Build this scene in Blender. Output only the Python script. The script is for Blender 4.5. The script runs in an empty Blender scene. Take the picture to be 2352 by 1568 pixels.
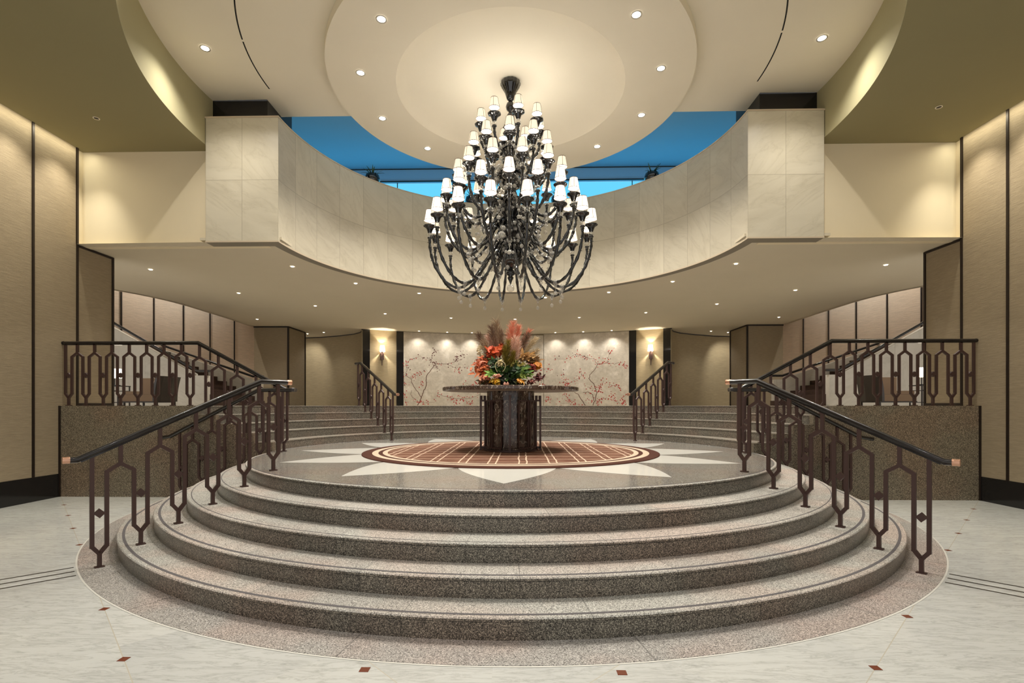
import bpy, math, random
from math import sin, cos, pi, radians, sqrt, atan2, hypot
from mathutils import Vector, Matrix
random.seed(7)
S = 0.15                      # one stair riser in metres; plan and heights below are counted in risers
COL = bpy.context.scene.collection
sc = bpy.context.scene
# ---------------------------------------------------------------- camera, world, exposure
cam = bpy.data.cameras.new('camera'); cam_o = bpy.data.objects.new('camera', cam); COL.objects.link(cam_o)
cam_o.location = (1.0311*S, -55.738*S, 10*S); cam_o.rotation_euler = (pi/2, 0, .0227)
cam.sensor_width = 36; cam.lens = 36*1160.26/2352
cam.shift_x = (1176-1167.744)/2352; cam.shift_y = (931.56-784)/2352
cam.clip_start = .05; cam.clip_end = 100
sc.camera = cam_o
w = bpy.data.worlds.new('lobby'); sc.world = w; w.use_nodes = True
w.node_tree.nodes['Background'].inputs[0].default_value = (1.0, .97, .93, 1)
w.node_tree.nodes['Background'].inputs[1].default_value = .56
sc.view_settings.view_transform = 'Standard'; sc.view_settings.look = 'None'
sc.view_settings.exposure = 0.76; sc.view_settings.gamma = 1; sc.view_settings.use_curve_mapping = False
sc.cycles.use_denoising = True; sc.cycles.max_bounces = 6; sc.cycles.diffuse_bounces = 4; sc.cycles.glossy_bounces = 3
sc.cycles.transparent_max_bounces = 12; sc.cycles.transmission_bounces = 4
sc.cycles.sample_clamp_indirect = 4; sc.cycles.use_light_tree = True
sc.cycles.use_adaptive_sampling = True; sc.cycles.adaptive_threshold = .02; sc.cycles.adaptive_min_samples = 16
sc.cycles.caustics_reflective = False; sc.cycles.caustics_refractive = False
WARM = (1.0, .94, .84); WARM2 = (1.0, .90, .74); NEUT = (1.0, .97, .92)

# ---------------------------------------------------------------- tagging
def tag(o, label=None, cat=None, group=None, kind=None):
    if label: o['label'] = label
    if cat: o['category'] = cat
    if group: o['group'] = group
    if kind: o['kind'] = kind
    return o
def empty(name, loc, rz=0, **k):
    o = bpy.data.objects.new(name, None); COL.objects.link(o)
    o.location = (loc[0]*S, loc[1]*S, loc[2]*S); o.rotation_euler = (0, 0, rz); o.empty_display_size = .1
    return tag(o, **k)
def copy_tree(o, parent=None):
    c = o.copy(); COL.objects.link(c)
    if parent is not None: c.parent = parent
    for ch in list(o.children): copy_tree(ch, c)
    return c

class MB:
    """collects geometry (in riser units) and links it as one mesh object"""
    def __init__(s): s.v = []; s.f = []; s.m = []; s.uv = []; s.sm = []
    def quad(s, pts, m=0, uv=None, smooth=False):
        b = len(s.v); s.v += [tuple(p) for p in pts]; s.f.append(tuple(range(b, b+len(pts)))); s.m.append(m); s.uv.append(uv); s.sm.append(smooth)
    def grid(s, rows, m=0, closed=False, uvs=None, smooth=True, flip=False):
        b = len(s.v); n = len(rows[0])
        for r in rows: s.v += [tuple(p) for p in r]
        for i in range(len(rows)-1):
            for j in range(n if closed else n-1):
                k = (j+1) % n
                f = (b+i*n+j, b+i*n+k, b+(i+1)*n+k, b+(i+1)*n+j)
                u = None
                if uvs: u = [uvs[i][j], uvs[i][k], uvs[i+1][k], uvs[i+1][j]]
                if flip: f = f[::-1]; u = u[::-1] if u else None
                s.f.append(f); s.m.append(m); s.uv.append(u); s.sm.append(smooth)
    def box(s, c, size, m=0, rz=0, ax=None):
        hx, hy, hz = size[0]/2, size[1]/2, size[2]/2
        R = ax if ax is not None else Matrix.Rotation(rz, 3, 'Z')
        P = [Vector(c)+R @ Vector((x*hx, y*hy, z*hz)) for z in (-1, 1) for y in (-1, 1) for x in (-1, 1)]
        b = len(s.v); s.v += [tuple(p) for p in P]
        for f in ((0, 2, 3, 1), (4, 5, 7, 6), (0, 1, 5, 4), (2, 6, 7, 3), (0, 4, 6, 2), (1, 3, 7, 5)):
            s.f.append(tuple(b+i for i in f)); s.m.append(m); s.uv.append(None); s.sm.append(False)
    def lathe(s, prof, n=24, m=0, c=(0, 0, 0), a0=0, a1=2*pi, sharp=False, flute=None):
        closed = abs(a1-a0-2*pi) < 1e-6; cnt = n if closed else n+1
        if sharp:
            for i in range(len(prof)-1): s.lathe(prof[i:i+2], n, m, c, a0, a1)
            return
        rows = []
        for r, z in prof:
            row = []
            for j in range(cnt):
                a = a0+(a1-a0)*j/n; rr = r*(1+(flute[1]*cos(flute[0]*a) if flute else 0))
                row.append((c[0]+rr*cos(a), c[1]+rr*sin(a), c[2]+z))
            rows.append(row)
        s.grid(rows, m, closed)
    def ring(s, prof, yclip, side, n=96, m=0, uvs=False):
        """arc sweep of (r,z) points, clipped where y = yclip; side -1: the near half, +1: the far half"""
        for i in range(len(prof)-1):
            rows = []; uv = []
            L = 0
            for r, z in prof[i:i+2]:
                e = math.asin(yclip/r)
                a0, a1 = (e, pi-e) if side > 0 else (pi-e, 2*pi+e)
                rows.append([(r*cos(a0+(a1-a0)*j/n), r*sin(a0+(a1-a0)*j/n), z) for j in range(n+1)])
                uv.append([((a0+(a1-a0)*j/n)*r, z) for j in range(n+1)])
            s.grid(rows, m, False, uv)
    def tube(s, path, r, n=8, m=0, caps=True, up=None):
        P = [Vector(p) for p in path]; rows = []
        rad = r if isinstance(r, (list, tuple)) else [r]*len(P)
        prev = None
        for i, p in enumerate(P):
            if i == 0: t = P[1]-p
            elif i == len(P)-1: t = p-P[-2]
            else: t = (P[i+1]-p).normalized()+(p-P[i-1]).normalized()
            t.normalize()
            if prev is None:
                a = Vector((0, 0, 1)) if abs(t.z) < .9 else Vector((1, 0, 0))
                u = t.cross(a).normalized()
            else: u = (prev-t*prev.dot(t)).normalized()
            prev = u; v = t.cross(u)
            k = 1.0
            if 0 < i < len(P)-1:
                c = (P[i+1]-p).normalized().dot((p-P[i-1]).normalized()); k = 1/max(.6, sqrt((1+c)/2))
            rows.append([tuple(p+(u*cos(2*pi*j/n)+v*sin(2*pi*j/n))*rad[i]*k) for j in range(n)])
        s.grid(rows, m, True)
        if caps:
            b = len(s.v)
            for ro, fl in ((rows[0], False), (rows[-1], True)):
                q = ro[::-1] if fl else ro
                s.quad(q, m)
    def prism(s, pts, z0, z1, m=0, mside=None, top=True):
        n = len(pts); b = len(s.v)
        s.v += [(x, y, z0) for x, y in pts]+[(x, y, z1) for x, y in pts]
        if top:
            s.f.append(tuple(b+n+i for i in range(n))); s.m.append(m); s.uv.append(None); s.sm.append(False)
            s.f.append(tuple(b+i for i in reversed(range(n)))); s.m.append(m); s.uv.append(None); s.sm.append(False)
        for i in range(n):
            k = (i+1) % n
            s.f.append((b+i, b+k, b+n+k, b+n+i)); s.m.append(m if mside is None else mside); s.uv.append(None); s.sm.append(False)
    def build(s, name, mats, parent=None, loc=None, rz=0):
        me = bpy.data.meshes.new(name); me.from_pydata([(x*S, y*S, z*S) for x, y, z in s.v], [], s.f)
        if not isinstance(mats, (list, tuple)): mats = [mats]
        for mt in mats: me.materials.append(mt)
        me.polygons.foreach_set('material_index', s.m); me.polygons.foreach_set('use_smooth', s.sm)
        if any(u for u in s.uv):
            L = me.uv_layers.new(name='UVMap'); k = 0
            for f, u in zip(s.f, s.uv):
                for i in range(len(f)):
                    if u: L.data[k].uv = u[i]
                    k += 1
        me.update()
        o = bpy.data.objects.new(name, me); COL.objects.link(o)
        if parent is not None: o.parent = parent
        if loc is not None: o.location = (loc[0]*S, loc[1]*S, loc[2]*S)
        o.rotation_euler = (0, 0, rz)
        return o
def struct(mb, name, mats): return tag(mb.build(name, mats), kind='structure')

# ---------------------------------------------------------------- materials
class NT:
    def __init__(s, name):
        s.m = bpy.data.materials.new(name); s.m.use_nodes = True; s.t = s.m.node_tree
        s.b = s.t.nodes['Principled BSDF']; s.out = s.t.nodes['Material Output']
    def n(s, typ, **k):
        nd = s.t.nodes.new(typ)
        for a, b in k.items():
            if a.startswith('i_'):
                key = a[2:]; key = int(key) if key.isdigit() else key.replace('_', ' ')
                if isinstance(b, bpy.types.NodeSocket): s.t.links.new(b, nd.inputs[key])
                else: nd.inputs[key].default_value = b
            else: setattr(nd, a, b)
        return nd
    def link(s, a, b): s.t.links.new(a, b)
    def math(s, op, a, b=0.0, c=None):
        k = dict(i_0=a, i_1=b)
        if c is not None: k['i_2'] = c
        return s.n('ShaderNodeMath', operation=op, **k).outputs[0]
    def ramp(s, fac, stops, interp='LINEAR'):
        r = s.n('ShaderNodeValToRGB', i_Fac=fac); r.color_ramp.interpolation = interp
        e = r.color_ramp.elements
        while len(e) < len(stops): e.new(.5)
        for x, (p, c) in zip(e, stops): x.position = p; x.color = (*c, 1) if len(c) == 3 else c
        return r.outputs[0]
    def mix(s, fac, a, b, mode='MIX'):
        m = s.n('ShaderNodeMix', data_type='RGBA', blend_type=mode)
        for key, v in ((0, fac), (6, a), (7, b)):
            if isinstance(v, bpy.types.NodeSocket): s.t.links.new(v, m.inputs[key])
            else: m.inputs[key].default_value = v if key == 0 else (*v, 1)
        return m.outputs[2]
    def coord(s, which='Object'): return s.n('ShaderNodeTexCoord').outputs[which]
    def noise(s, vec, scale, detail=3, rough=.5, out=0, dist=0):
        return s.n('ShaderNodeTexNoise', i_Vector=vec, i_Scale=scale, i_Detail=detail, i_Roughness=rough, i_Distortion=dist).outputs[out]
    def set(s, **k):
        for a, b in k.items():
            key = a.replace('_', ' ')
            if isinstance(b, bpy.types.NodeSocket): s.t.links.new(b, s.b.inputs[key])
            else: s.b.inputs[key].default_value = b if not (isinstance(b, tuple) and len(b) == 3) else (*b, 1)
        return s.m
    def bump(s, h, strength=.2, dist=.01):
        b = s.n('ShaderNodeBump', i_Height=h, i_Strength=strength, i_Distance=dist); s.link(b.outputs[0], s.b.inputs['Normal'])

def lin(r, g, b):
    f = lambda c: ((c/255+.055)/1.055)**2.4 if c/255 > .04045 else c/255/12.92
    return (f(r), f(g), f(b))
def plain(name, col, rough=.5, metal=0, spec=.5, coat=0):
    t = NT(name); return t.set(Base_Color=col, Roughness=rough, Metallic=metal, Specular_IOR_Level=spec, Coat_Weight=coat)
def paint(name, col, rough=.85):
    t = NT(name); c = t.coord(); f = t.noise(c, 1.5, 4)
    col2 = tuple(x*.94 for x in col)
    t.bump(t.noise(c, 140, 2), .04, .002)
    return t.set(Base_Color=t.mix(f, col, col2), Roughness=rough, Specular_IOR_Level=.25)
def granite(name, dark, mid, light, rough, slab=True, spec=.5, slabs=26):
    t = NT(name); c = t.coord()
    v = t.n('ShaderNodeTexVoronoi', i_Vector=c, i_Scale=200.0).outputs['Color']
    sv = t.n('ShaderNodeSeparateColor', i_0=v).outputs[0]
    n1 = t.noise(c, 135, 2, .6)
    f = t.math('MULTIPLY_ADD', n1, .9, t.math('MULTIPLY', sv, .55))
    col = t.ramp(f, [(.50, dark), (.66, mid), (.80, mid), (1.0, light)])
    big = t.noise(c, 1.3, 2)
    pink = t.math('MULTIPLY', t.math('GREATER_THAN', big, .5), .22)
    big2 = t.ramp(big, [(.45, (1, 1, 1)), (.62, (1.06, .95, .92))])
    col = t.mix(1.0, col, big2, 'MULTIPLY')
    if slab:
        s3 = t.n('ShaderNodeSeparateXYZ', i_0=c)
        an = t.math('ARCTAN2', s3.outputs[1], s3.outputs[0])
        zz = t.math('FLOOR', t.math('MULTIPLY', s3.outputs[2], 1/S*.999))
        ang = t.math('MULTIPLY_ADD', an, slabs/(2*pi), t.math('MULTIPLY', zz, .37))
        fl = t.math('FLOOR', ang)
        wn = t.n('ShaderNodeTexWhiteNoise', noise_dimensions='2D', i_Vector=t.n('ShaderNodeCombineXYZ', i_0=fl, i_1=zz).outputs[0])
        tint = t.ramp(wn.outputs[0], [(0, (.82, .80, .78)), (.3, (.97, .97, .95)), (.6, (1.03, .98, .95)), (1, (1.10, 1.06, 1.04))], 'CONSTANT')
        col = t.mix(.75, col, t.mix(1.0, col, tint, 'MULTIPLY'))
        fr = t.math('FRACT', ang); jt = t.math('LESS_THAN', t.math('ABSOLUTE', t.math('SUBTRACT', fr, .003)), .003)
        col = t.mix(t.math('MULTIPLY', jt, .6), col, tuple(x*.8 for x in dark))
    t.bump(n1, .03, .002)
    return t.set(Base_Color=col, Roughness=rough, Specular_IOR_Level=spec)

M = {}
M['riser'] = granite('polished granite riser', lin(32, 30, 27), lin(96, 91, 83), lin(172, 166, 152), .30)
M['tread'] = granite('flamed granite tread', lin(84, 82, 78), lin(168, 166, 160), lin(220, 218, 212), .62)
M['riser_tread'] = granite('grey granite far tread', lin(70, 66, 60), lin(128, 121, 110), lin(176, 168, 154), .55, slab=False)
M['apron'] = granite('granite border', lin(84, 81, 78), lin(158, 154, 150), lin(206, 202, 198), .5, slabs=18)
M['platform'] = granite('polished granite platform', lin(72, 70, 67), lin(136, 133, 127), lin(180, 177, 169), .15, slab=False)
M['granite_wall'] = granite('dark granite wall', lin(40, 35, 29), lin(108, 98, 82), lin(176, 164, 142), .38, slab=False)
M['strip'] = plain('anti slip strip', lin(92, 88, 90), .8)
M['groove'] = plain('groove shadow gap', lin(30, 27, 24), .9)
M['white_inlay'] = paint('white marble inlay', lin(222, 220, 213), .12)
M['black'] = plain('black gloss glass', (.006, .006, .007), .06, spec=.6, coat=.5)
M['black_panel'] = plain('black lacquer panel', (.012, .011, .011), .12)
M['dark_trim'] = plain('dark bronze trim', lin(42, 32, 26), .4, .3)
M['bronze'] = plain('brown bronze metal', lin(74, 54, 50), .42, .3)
M['rail'] = plain('black handrail', lin(26, 22, 22), .22, .0, coat=.35)
M['copper'] = plain('copper end cap', lin(206, 160, 134), .32, .85)
M['cream'] = paint('cream ceiling paint', lin(244, 235, 216))
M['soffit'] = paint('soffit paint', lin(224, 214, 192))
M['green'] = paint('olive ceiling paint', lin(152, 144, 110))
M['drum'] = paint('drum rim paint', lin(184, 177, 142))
M['beige'] = paint('beige plaster', lin(242, 229, 200))
M['stone_trim'] = paint('pale stone coping', lin(216, 200, 176), .5)
M['lip'] = paint('grey stone underside', lin(146, 138, 124), .6)
M['blue_lit_wall'] = paint('mezzanine paint tinted by blue light', lin(150, 190, 212))  # blue of the light in the mezzanine is put into this base colour
M['chrome'] = plain('brushed trim ring', lin(220, 215, 205), .3, .6)

def marble_floor():
    t = NT('white veined marble floor'); c = t.coord(); s3 = t.n('ShaderNodeSeparateXYZ', i_0=c)
    ax = t.math('ABSOLUTE', s3.outputs[0])
    s1 = t.math('MULTIPLY', t.math('SUBTRACT', ax, s3.outputs[1]), 1/S)
    s2 = t.math('MULTIPLY', t.math('ADD', ax, s3.outputs[1]), 1/S)
    u = t.math('MULTIPLY', t.math('SUBTRACT', s1, 2.0), 1/9.75); v = t.math('MULTIPLY', s2, 1/9.75)
    fu = t.math('FRACT', u)
    cell = t.n('ShaderNodeCombineXYZ', i_0=t.math('FLOOR', u), i_1=t.math('FLOOR', v), i_2=t.math('SIGN', s3.outputs[0]))
    wn = t.n('ShaderNodeTexWhiteNoise', i_Vector=cell.outputs[0])
    off = t.n('ShaderNodeVectorMath', operation='MULTIPLY_ADD', i_0=wn.outputs['Color'], i_1=(9, 9, 9), i_2=c)
    mp = t.n('ShaderNodeMapping', i_Vector=off.outputs[0], i_Rotation=(0, 0, .55), i_Scale=(1.0, 6.5, 1.0))
    n1 = t.noise(mp.outputs[0], 2.0, 8, .68, dist=.9)
    vein = t.ramp(t.math('ABSOLUTE', t.math('SUBTRACT', n1, .5)), [(0, (.50, .49, .50)), (.012, (.72, .71, .69)), (.05, (1, 1, 1))])
    n2 = t.noise(t.n('ShaderNodeMapping', i_Vector=off.outputs[0], i_Rotation=(0, 0, .55), i_Scale=(3.2, 14, 3)).outputs[0], 2.2, 8, .70, dist=.5)
    fleck = t.ramp(n2, [(.0, (1, 1, 1)), (.53, (1, 1, 1)), (.62, (.84, .84, .83)), (.74, (.55, .55, .54))])
    base = t.mix(t.noise(off.outputs[0], 1.0, 4), lin(218, 219, 216), lin(190, 192, 192))
    col = t.mix(.42, base, t.mix(1.0, base, vein, 'MULTIPLY'))
    col = t.mix(.8, col, t.mix(1.0, col, fleck, 'MULTIPLY'))
    tint = t.mix(wn.outputs[0], (1, 1, .98), (.93, .93, .92)); col = t.mix(1.0, col, tint, 'MULTIPLY')
    j = t.math('LESS_THAN', t.math('ABSOLUTE', t.math('SUBTRACT', fu, .5)), .4972)
    col = t.mix(t.math('SUBTRACT', 1.0, j), col, lin(190, 184, 170))
    return t.set(Base_Color=col, Roughness=.16, Specular_IOR_Level=.5)
M['floor'] = marble_floor()

def marble_tiles(name, tw, th, u0=0.0, v0=0.0, base=(222, 214, 194), var=.12, vert=False):
    t = NT(name); uv = t.coord('UV'); s3 = t.n('ShaderNodeSeparateXYZ', i_0=uv)
    u = t.math('MULTIPLY', t.math('SUBTRACT', s3.outputs[0], u0), 1/tw); v = t.math('MULTIPLY', t.math('SUBTRACT', s3.outputs[1], v0), 1/th)
    cell = t.n('ShaderNodeCombineXYZ', i_0=t.math('FLOOR', u), i_1=t.math('FLOOR', v))
    wn = t.n('ShaderNodeTexWhiteNoise', i_Vector=cell.outputs[0])
    off = t.n('ShaderNodeVectorMath', operation='MULTIPLY_ADD', i_0=wn.outputs['Color'], i_1=(60, 60, 60), i_2=uv)
    ang = t.math('MULTIPLY_ADD', wn.outputs[0], 1.6, .2)
    rot = t.n('ShaderNodeVectorRotate', rotation_type='Z_AXIS', i_Vector=off.outputs[0], i_Angle=ang)
    mp = t.n('ShaderNodeMapping', i_Vector=rot.outputs[0], i_Scale=(.34, .10, 1))
    n1 = t.noise(mp.outputs[0], 1.0, 7, .62, dist=1.6)
    vein = t.ramp(t.math('ABSOLUTE', t.math('SUBTRACT', n1, .52)), [(0, (.60, .57, .52)), (.012, (.85, .84, .81)), (.06, (1, 1, 1))])
    cloud = t.ramp(t.noise(mp.outputs[0], 1.6, 6, .6, dist=.8), [(.3, (.88, .87, .85)), (.6, (1, 1, 1))])
    b = lin(*base); col = t.mix(.26, b, t.mix(1.0, b, vein, 'MULTIPLY')); col = t.mix(.8, col, t.mix(1.0, col, cloud, 'MULTIPLY'))
    col = t.mix(1.0, col, t.mix(wn.outputs[0], (1, 1, 1), (1-var, 1-var, 1-var)), 'MULTIPLY')
    e = None
    for q, tt in ((u, tw), (v, th)):
        fr = t.math('FRACT', q); d = t.math('ABSOLUTE', t.math('SUBTRACT', fr, .5)); g = t.math('GREATER_THAN', d, .5-.035/tt)
        e = g if e is None else t.math('MAXIMUM', e, g)
    col = t.mix(t.math('MULTIPLY', e, .45), col, lin(150, 138, 116))
    return t.set(Base_Color=col, Roughness=.32, Specular_IOR_Level=.5)
M['fascia'] = marble_tiles('marble fascia curved', 26.116*radians(9), 7.0, 0, 28.42)
M['fascia_block'] = marble_tiles('marble fascia block', 4.147, 7.0, 0, 28.42, var=.06)
M['pale_marble'] = marble_tiles('pale stair marble', 5.5, 30.0, 0, 0, base=(214, 208, 196), var=.1)

def wallpaper(name, col, scale=1.0, rough=.75):
    t = NT(name); c = t.coord()
    mp = t.n('ShaderNodeMapping', i_Vector=c, i_Scale=(4*scale, 4*scale, 60*scale))
    n1 = t.noise(mp.outputs[0], 1.6, 5, .65)
    n2 = t.noise(c, 220*scale, 2)
    h = t.math('MULTIPLY_ADD', n2, .35, n1)
    t.bump(h, .45, .006)
    c2 = tuple(x*.80 for x in col); c3 = tuple(min(1, x*1.1) for x in col)
    return t.set(Base_Color=t.ramp(n1, [(.3, c2), (.7, c3)]), Roughness=rough, Specular_IOR_Level=.3)
M['wallpaper'] = wallpaper('woven beige wallcovering', lin(160, 145, 121))
M['wallpaper_pink'] = wallpaper('grasscloth stair wall', lin(206, 184, 162), .7)
M['wallpaper_olive'] = wallpaper('smooth olive wallcovering', lin(176, 158, 124), .7)

def mural_mat():
    t = NT('silver leaf mural ground'); c = t.coord()
    n1 = t.noise(c, 2.2, 7, .65, dist=.5); n2 = t.noise(c, 9, 5, .7)
    col = t.ramp(n1, [(.3, lin(178, 166, 148)), (.52, lin(202, 190, 170)), (.66, lin(228, 218, 202)), (.8, lin(238, 230, 216))])
    col = t.mix(.35, col, t.ramp(n2, [(.3, lin(150, 138, 118)), (.7, lin(214, 202, 182))]))
    return t.set(Base_Color=col, Roughness=.5, Metallic=.15)
M['mural'] = mural_mat()
M['branch'] = plain('mural branch brown', lin(104, 76, 62), .7)
M['berry_red'] = plain('mural berry red', lin(172, 44, 34), .6)
M['berry_dark'] = plain('mural berry dark red', lin(78, 22, 20), .6)

def emis(name, col, strength):
    m = bpy.data.materials.new(name); m.use_nodes = True; t = m.node_tree; t.nodes.clear()
    e = t.nodes.new('ShaderNodeEmission'); o = t.nodes.new('ShaderNodeOutputMaterial')
    e.inputs[0].default_value = (*col, 1); e.inputs[1].default_value = strength; t.links.new(e.outputs[0], o.inputs[0]); return m
M['lens'] = emis('lit downlight lens', (1, .93, .82), 14)
M['lens_small'] = emis('lit small downlight lens', (1, .95, .9), 9)
def shade_mat(name, strength, col=(1, .87, .70)):
    t = NT(name)
    return t.set(Base_Color=lin(240, 228, 205), Roughness=.9, Emission_Color=col, Emission_Strength=strength)
M['shade'] = shade_mat('lit fabric shade', .40, (1, .86, .68))
M['shade_trim'] = plain('shade edge trim', lin(74, 54, 46), .7)
M['shade_bright'] = shade_mat('bright fabric shade', 3.0)
M['inner'] = emis('lit shade inside', (1, .94, .83), 11.5)
def glassy(name, tint=(1, 1, 1), gl=.08, milk=.05):
    m = bpy.data.materials.new(name); m.use_nodes = True; t = m.node_tree; t.nodes.clear()
    o = t.nodes.new('ShaderNodeOutputMaterial'); mx = t.nodes.new('ShaderNodeMixShader'); tr = t.nodes.new('ShaderNodeBsdfTransparent')
    g = t.nodes.new('ShaderNodeBsdfGlossy'); lw = t.nodes.new('ShaderNodeLayerWeight'); mt = t.nodes.new('ShaderNodeMath')
    tr.inputs[0].default_value = (*tint, 1); g.inputs['Roughness'].default_value = .05; lw.inputs[0].default_value = .5
    mt.operation = 'MULTIPLY_ADD'; mt.inputs[1].default_value = .5; mt.inputs[2].default_value = gl
    t.links.new(lw.outputs['Facing'], mt.inputs[0]); t.links.new(mt.outputs[0], mx.inputs[0])
    df = t.nodes.new('ShaderNodeBsdfDiffuse'); df.inputs[0].default_value = (.9, .88, .82, 1); m2 = t.nodes.new('ShaderNodeMixShader'); m2.inputs[0].default_value = milk
    t.links.new(tr.outputs[0], m2.inputs[1]); t.links.new(df.outputs[0], m2.inputs[2])
    t.links.new(m2.outputs[0], mx.inputs[1]); t.links.new(g.outputs[0], mx.inputs[2]); t.links.new(mx.outputs[0], o.inputs[0])
    return m
M['crystal'] = glassy('clear crystal', (.90, .88, .84), milk=.2)
M['clear'] = glassy('clear lamp glass', (.96, .95, .93), .06)

def dark_marble():
    t = NT('dark brown veined marble'); c = t.coord()
    mp = t.n('ShaderNodeMapping', i_Vector=c, i_Scale=(5, 5, 1.5))
    n1 = t.noise(mp.outputs[0], 1.0, 5, .6, dist=2.2)
    v1 = t.ramp(t.math('ABSOLUTE', t.math('SUBTRACT', n1, .5)), [(0, (1, 1, 1)), (.005, (.4, .4, .4)), (.010, (0, 0, 0))])
    n2 = t.noise(mp.outputs[0], 2.2, 4, .6, dist=1.5)
    v2 = t.ramp(t.math('ABSOLUTE', t.math('SUBTRACT', n2, .56)), [(0, (.6, .6, .6)), (.004, (.1, .1, .1)), (.01, (0, 0, 0))])
    base = t.ramp(t.noise(c, 6, 6, .65), [(.35, lin(34, 25, 22)), (.7, lin(88, 68, 58))])
    col = t.mix(t.math('MAXIMUM', v1, v2), base, lin(226, 212, 192))
    return t.set(Base_Color=col, Roughness=.15, Specular_IOR_Level=.5)
M['dark_marble'] = dark_marble()

def rug_mat():
    t = NT('plaid wool rug'); c = t.coord(); s3 = t.n('ShaderNodeSeparateXYZ', i_0=c)
    x = t.math('MULTIPLY', s3.outputs[0], 1/S); y = t.math('MULTIPLY', s3.outputs[1], 1/S)
    wob = t.math('MULTIPLY', t.math('SUBTRACT', t.noise(c, 3.0, 2), .5), .25)
    def lines(q, period, offs, wd):
        fr = t.math('FRACT', t.math('MULTIPLY', t.math('ADD', q, wob), 1/period)); e = None
        for o in offs:
            g = t.math('LESS_THAN', t.math('ABSOLUTE', t.math('SUBTRACT', fr, o)), wd/period)
            e = g if e is None else t.math('MAXIMUM', e, g)
        return e
    wv = t.math('SINE', t.math('MULTIPLY', y, 9.0)); wv2 = t.math('SINE', t.math('MULTIPLY', y, 23.0))
    nz = t.noise(t.n('ShaderNodeMapping', i_Vector=c, i_Scale=(4, 60, 1)).outputs[0], 1.0, 4, .7)
    f = t.math('MULTIPLY_ADD', wv, .22, t.math('MULTIPLY_ADD', wv2, .12, nz))
    ground = t.ramp(f, [(.30, lin(52, 30, 22)), (.52, lin(96, 62, 48)), (.78, lin(150, 108, 88)), (.95, lin(196, 160, 134))])
    cream = lin(196, 172, 152)
    vl = lines(x, 2.62, (.36, .62), .065)
    hl = lines(y, 2.62, (.3, .56), .06)
    col = t.mix(t.math('MULTIPLY', hl, .8), ground, cream); col = t.mix(vl, col, cream)
    r = t.n('ShaderNodeVectorMath', operation='LENGTH', i_0=t.n('ShaderNodeCombineXYZ', i_0=x, i_1=y).outputs[0]).outputs['Value']
    rr = t.ramp(t.math('MULTIPLY', r, 1/16.0), [(0, (0, 0, 0)), (13.15/16, (1, 1, 1)), (13.65/16, (.5, .5, .5)), (14.1/16, (1, 1, 1)), (14.75/16, (.5, .5, .5))], 'CONSTANT')
    col = t.mix(t.math('GREATER_THAN', rr, .25), col, lin(76, 49, 41)); col = t.mix(t.math('GREATER_THAN', rr, .75), col, lin(188, 170, 150))
    t.bump(t.noise(c, 260, 2), .3, .004)
    return t.set(Base_Color=col, Roughness=.95, Specular_IOR_Level=.1)
M['rug'] = rug_mat()
M['red_inlay'] = plain('red brown stone inlay', lin(112, 58, 40), .2)
M['black_line'] = plain('black stone line', lin(38, 33, 29), .25)
M['carpet'] = wallpaper('brown stair carpet', lin(70, 52, 42), .5, .9)

# ---------------------------------------------------------------- dimensions (risers)
R1, TR = 34.359, 2.0964
RP = R1-4*TR                      # platform edge
RA, RG, RB = 36.36, 34.49, 26.116
WY = -1.25                        # plane of the granite cheek walls
XW = 49.65                        # side walls
ZG, ZS, ZC, ZT, ZD, ZB = 39.5, 28.42, 45.21, 42.42, 44.27, 52.75
H10 = 10.0

# ---------------------------------------------------------------- main floor
f = MB(); f.quad([(-XW-1, -75, 0), (XW+1, -75, 0), (XW+1, 0, 0), (-XW-1, 0, 0)])
floor = struct(f, 'floor', M['floor'])
f = MB()
for sx in (-1, 1):
    for x in (9.75, 14.6, 19.42, 30.65, 35.4, 40.15, 44.95):
        f.box((sx*x, x-50.75, .006), (.33, .33, .012), 0)
    f.box((sx*4.85, -36.72, .006), (.36, .34, .012), 0)
inl = f.build('stone_inlay', M['red_inlay'], floor); inl['kind'] = 'structure'; inl['label'] = 'small red-brown stone squares'
f = MB()
for sx in (-1, 1):
    d = Vector((sx*.7071, -.7071, 0)); p = Vector((sx*.7071, .7071, 0))
    for o in (-1.02, 0, 1.02):
        r0 = sqrt(36.55**2-o*o); A = d*r0+p*o; B = d*(r0+18)+p*o; q = p*.08
        f.quad([(*(A-q).xy, .008), (*(B-q).xy, .008), (*(B+q).xy, .008), (*(A+q).xy, .008)])
ln = f.build('inlay_lines', M['black_line'], floor); ln['kind'] = 'structure'; ln['label'] = 'black inlaid lines'
f = MB(); f.ring([(RA+.10, .012), (RA-.02, .012)], WY, -1, 160)
bd = f.build('border_band', M['white_inlay'], floor); bd['kind'] = 'structure'

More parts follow.
